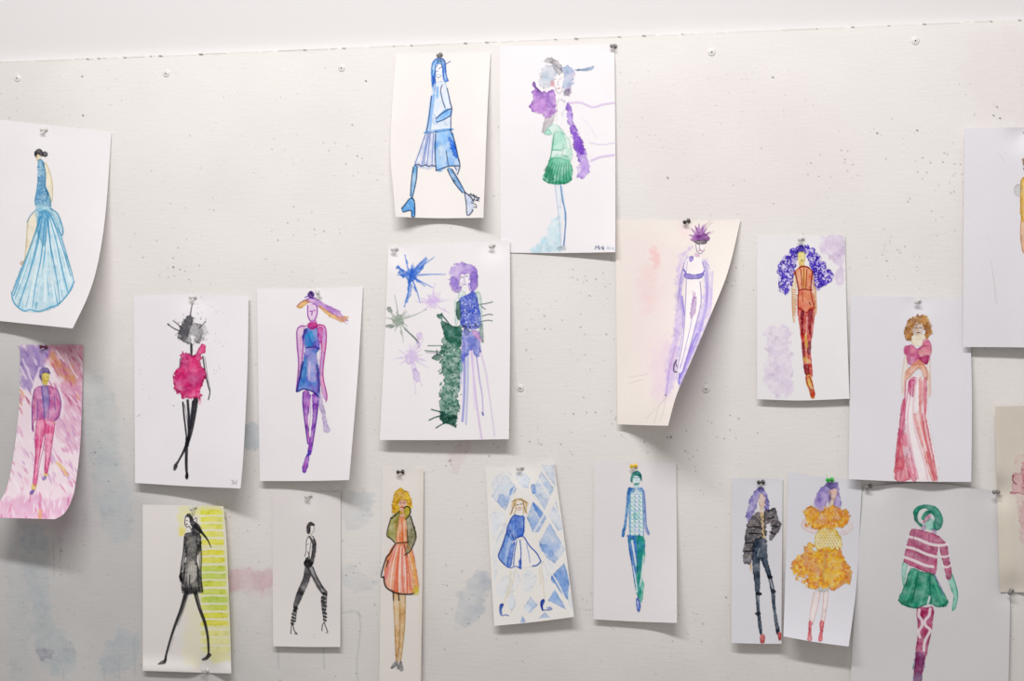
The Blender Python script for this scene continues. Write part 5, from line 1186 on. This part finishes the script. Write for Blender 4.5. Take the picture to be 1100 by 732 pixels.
# ------------------------------------------------------------------ hang the sheets
# photo trace of each pin: position, colour, sheet, label, tilt
PINS = [
    (50, 139, 'clear', 'blue_gown', 'clear push pin above the woman in the pale blue backless gown', (-.5, -.25)),
    (50, 373, 'red', 'pink_man', 'dark red push pin on the pink and purple streaked sheet', (-.9, .05)),
    (210, 319, 'clear', 'crimson', 'clear push pin above the crimson blot dress figure', (-.6, -.2)),
    (341, 313, 'clear', 'orange_hair', 'clear push pin above the orange plume of hair', (.4, -.4)),
    (210, 544.5, 'clear', 'black_yellow', 'clear push pin at the top of the yellow striped sheet', (-.4, -.4)),
    (223, 720.5, 'clear', 'black_yellow', 'clear push pin at the bottom edge of the yellow striped sheet', (-.5, .2)),
    (334, 532, 'clear', 'small_black', 'clear push pin above the thin side-on figure in black', (-.7, -.35)),
    (433, 507, 'silver', 'orange_dress', 'dark metallic push pin above the curly blonde in the orange dress', (-.8, -.05)),
    (473.5, 58.5, 'grey', 'blue_walk', 'smoky push pin above the all-blue striding woman', (-.2, -.4)),
    (661, 49.5, 'grey', 'green_tiers', 'smoky push pin in the top right corner of the green tiered dress sheet', (-.5, -.2)),
    (426, 267, 'clear', 'splatter', 'clear push pin in the top left corner of the ink splat sheet', (-.5, -.3)),
    (530, 263, 'clear', 'splatter', 'clear push pin in the top right corner of the ink splat sheet', (-.3, -.4)),
    (561, 502, 'clear', 'diamonds', 'clear push pin above the blue diamond lattice sheet', (-.6, -.2)),
    (683, 500.5, 'yellow', 'teal', 'yellow push pin above the teal figure', (-.7, -.1)),
    (740, 237, 'silver', 'plum', 'dark metallic push pin above the spiky plum hair', (-.8, -.45)),
    (862, 256, 'clear', 'purple_afro', 'clear push pin above the huge curly purple hair', (-.5, -.3)),
    (987, 323, 'clear', 'rose_gown', 'clear push pin above the brown-haired woman in the pink gown', (-.5, -.3)),
    (820, 518, 'silver', 'black_jacket', 'dark metallic push pin above the woman in the black jacket', (-.9, -.05)),
    (894, 515.5, 'green', 'yellow_dress', 'bright green push pin above the ruffled yellow dress', (-.9, -.05)),
    (935, 522.5, 'grey', 'striped_top', 'smoky push pin at the top left corner of the striped top sheet', (-.7, -.2)),
    (1072, 528.5, 'grey', 'striped_top', 'smoky push pin where the striped top sheet meets the beige one', (-.8, .0)),
    (1087, 634.5, 'grey', 'beige', 'smoky push pin at the bottom edge of the beige sheet', (-.5, -.3)),
]
PINNED = {}
for p in PINS: PINNED.setdefault(p[3], []).append(p[:2])
PINNED['striped_top'].append((1086, 634.5)); PINNED['beige'].append((1073, 529)); PINNED['gold_edge'] = [(1100, 143)]
BUILD = [sheet_green_tiers, sheet_blue_walk, sheet_blue_gown, sheet_pink_man, sheet_crimson, sheet_orange_hair, sheet_black_yellow, sheet_small_black,
         sheet_orange_dress, sheet_splatter, sheet_diamonds, sheet_teal, sheet_plum, sheet_purple_afro, sheet_rose_gown, sheet_black_jacket,
         sheet_yellow_dress, sheet_striped_top, sheet_gold_edge, sheet_beige]
SHEETS = {}
for f in BUILD:
    o, s = f()
    SHEETS[f.__name__[6:]] = s


# ------------------------------------------------------------------ push pins
def lathe(bm, prof, n=20):
    rings = []
    for r, z in prof:
        rings.append([bm.verts.new((r * math.cos(2 * math.pi * i / n), r * math.sin(2 * math.pi * i / n), z)) for i in range(n)] if r > 1e-6 else [bm.verts.new((0, 0, z))])
    for a, b in zip(rings, rings[1:]):
        for i in range(n):
            j = (i + 1) % n
            f = [a[i % len(a)], a[j % len(a)], b[j % len(b)], b[i % len(b)]]
            f = list(dict.fromkeys(f))
            if len(f) > 2: bm.faces.new(f)
    return rings


def lathe_mesh(name, prof, mat, n=20):
    me = bpy.data.meshes.new(name); bm = bmesh.new(); lathe(bm, prof, n)
    bmesh.ops.recalc_face_normals(bm, faces=bm.faces)
    bm.to_mesh(me); bm.free(); me.materials.append(mat)
    for p in me.polygons: p.use_smooth = True
    return me


mm = .001
HEAD = [(0, 0), (2.3 * mm, 0), (2.75 * mm, .3 * mm), (2.75 * mm, 1.0 * mm), (2.4 * mm, 1.4 * mm), (1.5 * mm, 1.9 * mm), (1.15 * mm, 3.0 * mm), (1.1 * mm, 4.6 * mm), (1.4 * mm, 6.0 * mm), (2.1 * mm, 6.9 * mm),
        (2.5 * mm, 7.3 * mm), (2.55 * mm, 8.4 * mm), (2.2 * mm, 8.9 * mm), (0, 9.1 * mm)]
NEEDLE = [(0, -8.0 * mm), (.25 * mm, -7.0 * mm), (.45 * mm, 0), (.45 * mm, .5 * mm), (0, .5 * mm)]
PM = {'clear': plain('clear_plastic', 'd8d6d3', .35, 0, .0, .4, .01), 'silver': plain('dark_chrome', '5a5654', .22, .85), 'red': plain('dark_red_plastic', '5c0618', .25), 'yellow': plain('yellow_plastic', 'e8c018', .3),
      'green': plain('green_plastic', '1fae2c', .3), 'grey': plain('smoky_plastic', '9c9996', .25, .1, .3)}
STEEL = plain('pin_steel', 'b8b8ba', .25, 1)
HM = {k: lathe_mesh('pin_head', HEAD, m) for k, m in PM.items()}
NM = lathe_mesh('needle', NEEDLE, STEEL, 10)


def push_pin(px, py, kind, label, lift, tilt=(-.55, -.2)):
    base = on_wall(px, py, lift + .0006)[0]
    root = bpy.data.objects.new('push_pin', None); C.objects.link(root)
    root.empty_display_size = .005
    ax = Vector((tilt[0], -1, tilt[1])).normalized()
    root.location = base
    root.rotation_euler = ax.to_track_quat('Z', 'X').to_euler()
    tag(root, label, 'push pin', 'push pins holding the sketches')
    for nm, me in (('pin_head', HM[kind]), ('needle', NM)):
        o = bpy.data.objects.new(nm, me); C.objects.link(o); o.parent = root
    return root


def on(sheet, px, py): return float(SHEETS[sheet].lift_at(px, py))


for px, py, kind, sh, label, tl in PINS:
    push_pin(px, py, kind, label, max(on(sh, px, py), on(sh, px + 3, py)) + (.005 if px == 1072 else 0), tl)

# ------------------------------------------------------------------ painted-over screws with washers
SW = plain('painted_screw', 'e2dfdb', .5, .1, noise=.04); SD = plain('screw_recess', '2a2826', .6)
WASH = lathe_mesh('washer', [(1.6 * mm, .2 * mm), (1.6 * mm, .9 * mm), (3.6 * mm, .95 * mm), (4.5 * mm, .7 * mm), (4.8 * mm, 0)], SW, 28)
SHEAD = lathe_mesh('screw_head', [(0, 1.7 * mm), (.7 * mm, 1.75 * mm), (1.8 * mm, 1.6 * mm), (2.5 * mm, 1.1 * mm), (2.7 * mm, .8 * mm)], SW, 24)


def recess_mesh():
    me = bpy.data.meshes.new('drive_recess'); bm = bmesh.new()
    for a in (0, math.pi / 2):
        r = Matrix.Rotation(a + .5, 4, 'Z')
        bmesh.ops.create_cube(bm, size=1, matrix=r @ Matrix.Translation((0, 0, 1.6 * mm)) @ Matrix.Diagonal((1.8 * mm, .8 * mm, .5 * mm, 1)))
    bm.to_mesh(me); bm.free(); me.materials.append(SD)
    return me


REC = recess_mesh()
for px, py, label in ((18.8, 84, 'painted screw with washer at the far left of the top screw row'), (178.8, 79, 'painted screw with washer in the top row, second from the left'), (367, 73, 'painted screw with washer left of the all-blue figure sheet'),
                      (764.5, 56, 'painted screw with washer right of the green tiered dress sheet'), (983.3, 43.8, 'painted screw with washer at the far right of the top screw row'),
                      (559, 417, 'painted screw with washer right of the ink splat sheet'), (758.5, 418, 'painted screw with washer below the curled plum-haired sheet')):
    root = bpy.data.objects.new('screw', None); C.objects.link(root); root.empty_display_size = .005
    root.location = on_wall(px, py)[0]; root.rotation_euler = (math.pi / 2, 0, 0)
    tag(root, label, 'screw', 'screws fixing the pin board')
    for nm, me in (('washer', WASH), ('screw_head', SHEAD)):
        o = bpy.data.objects.new(nm, me); C.objects.link(o); o.parent = root
        if nm == 'screw_head':
            r = bpy.data.objects.new('drive_recess', REC); C.objects.link(r); r.parent = o

# ------------------------------------------------------------------ light
def area(name, loc, target, sx, sy, power, col):
    d = bpy.data.lights.new(name, 'AREA'); d.shape = 'RECTANGLE'; d.size = sx; d.size_y = sy; d.energy = power; d.color = col
    o = bpy.data.objects.new(name, d); C.objects.link(o); o.location = loc
    o.rotation_euler = (Vector(target) - Vector(loc)).to_track_quat('-Z', 'Y').to_euler()
    return o


area('ceiling_light_strip', (-.4, -1.35, 2.8), (-.2, 0, 1.55), 1.5, .12, 30.5, (1, .985, .985))
w = bpy.data.worlds.new('room_fill'); SC.world = w; w.use_nodes = True
bg = w.node_tree.nodes['Background']; bg.inputs['Color'].default_value = (1, .965, .93, 1); bg.inputs['Strength'].default_value = .4
SC.view_settings.view_transform = 'Standard'
SC.view_settings.look = 'None'
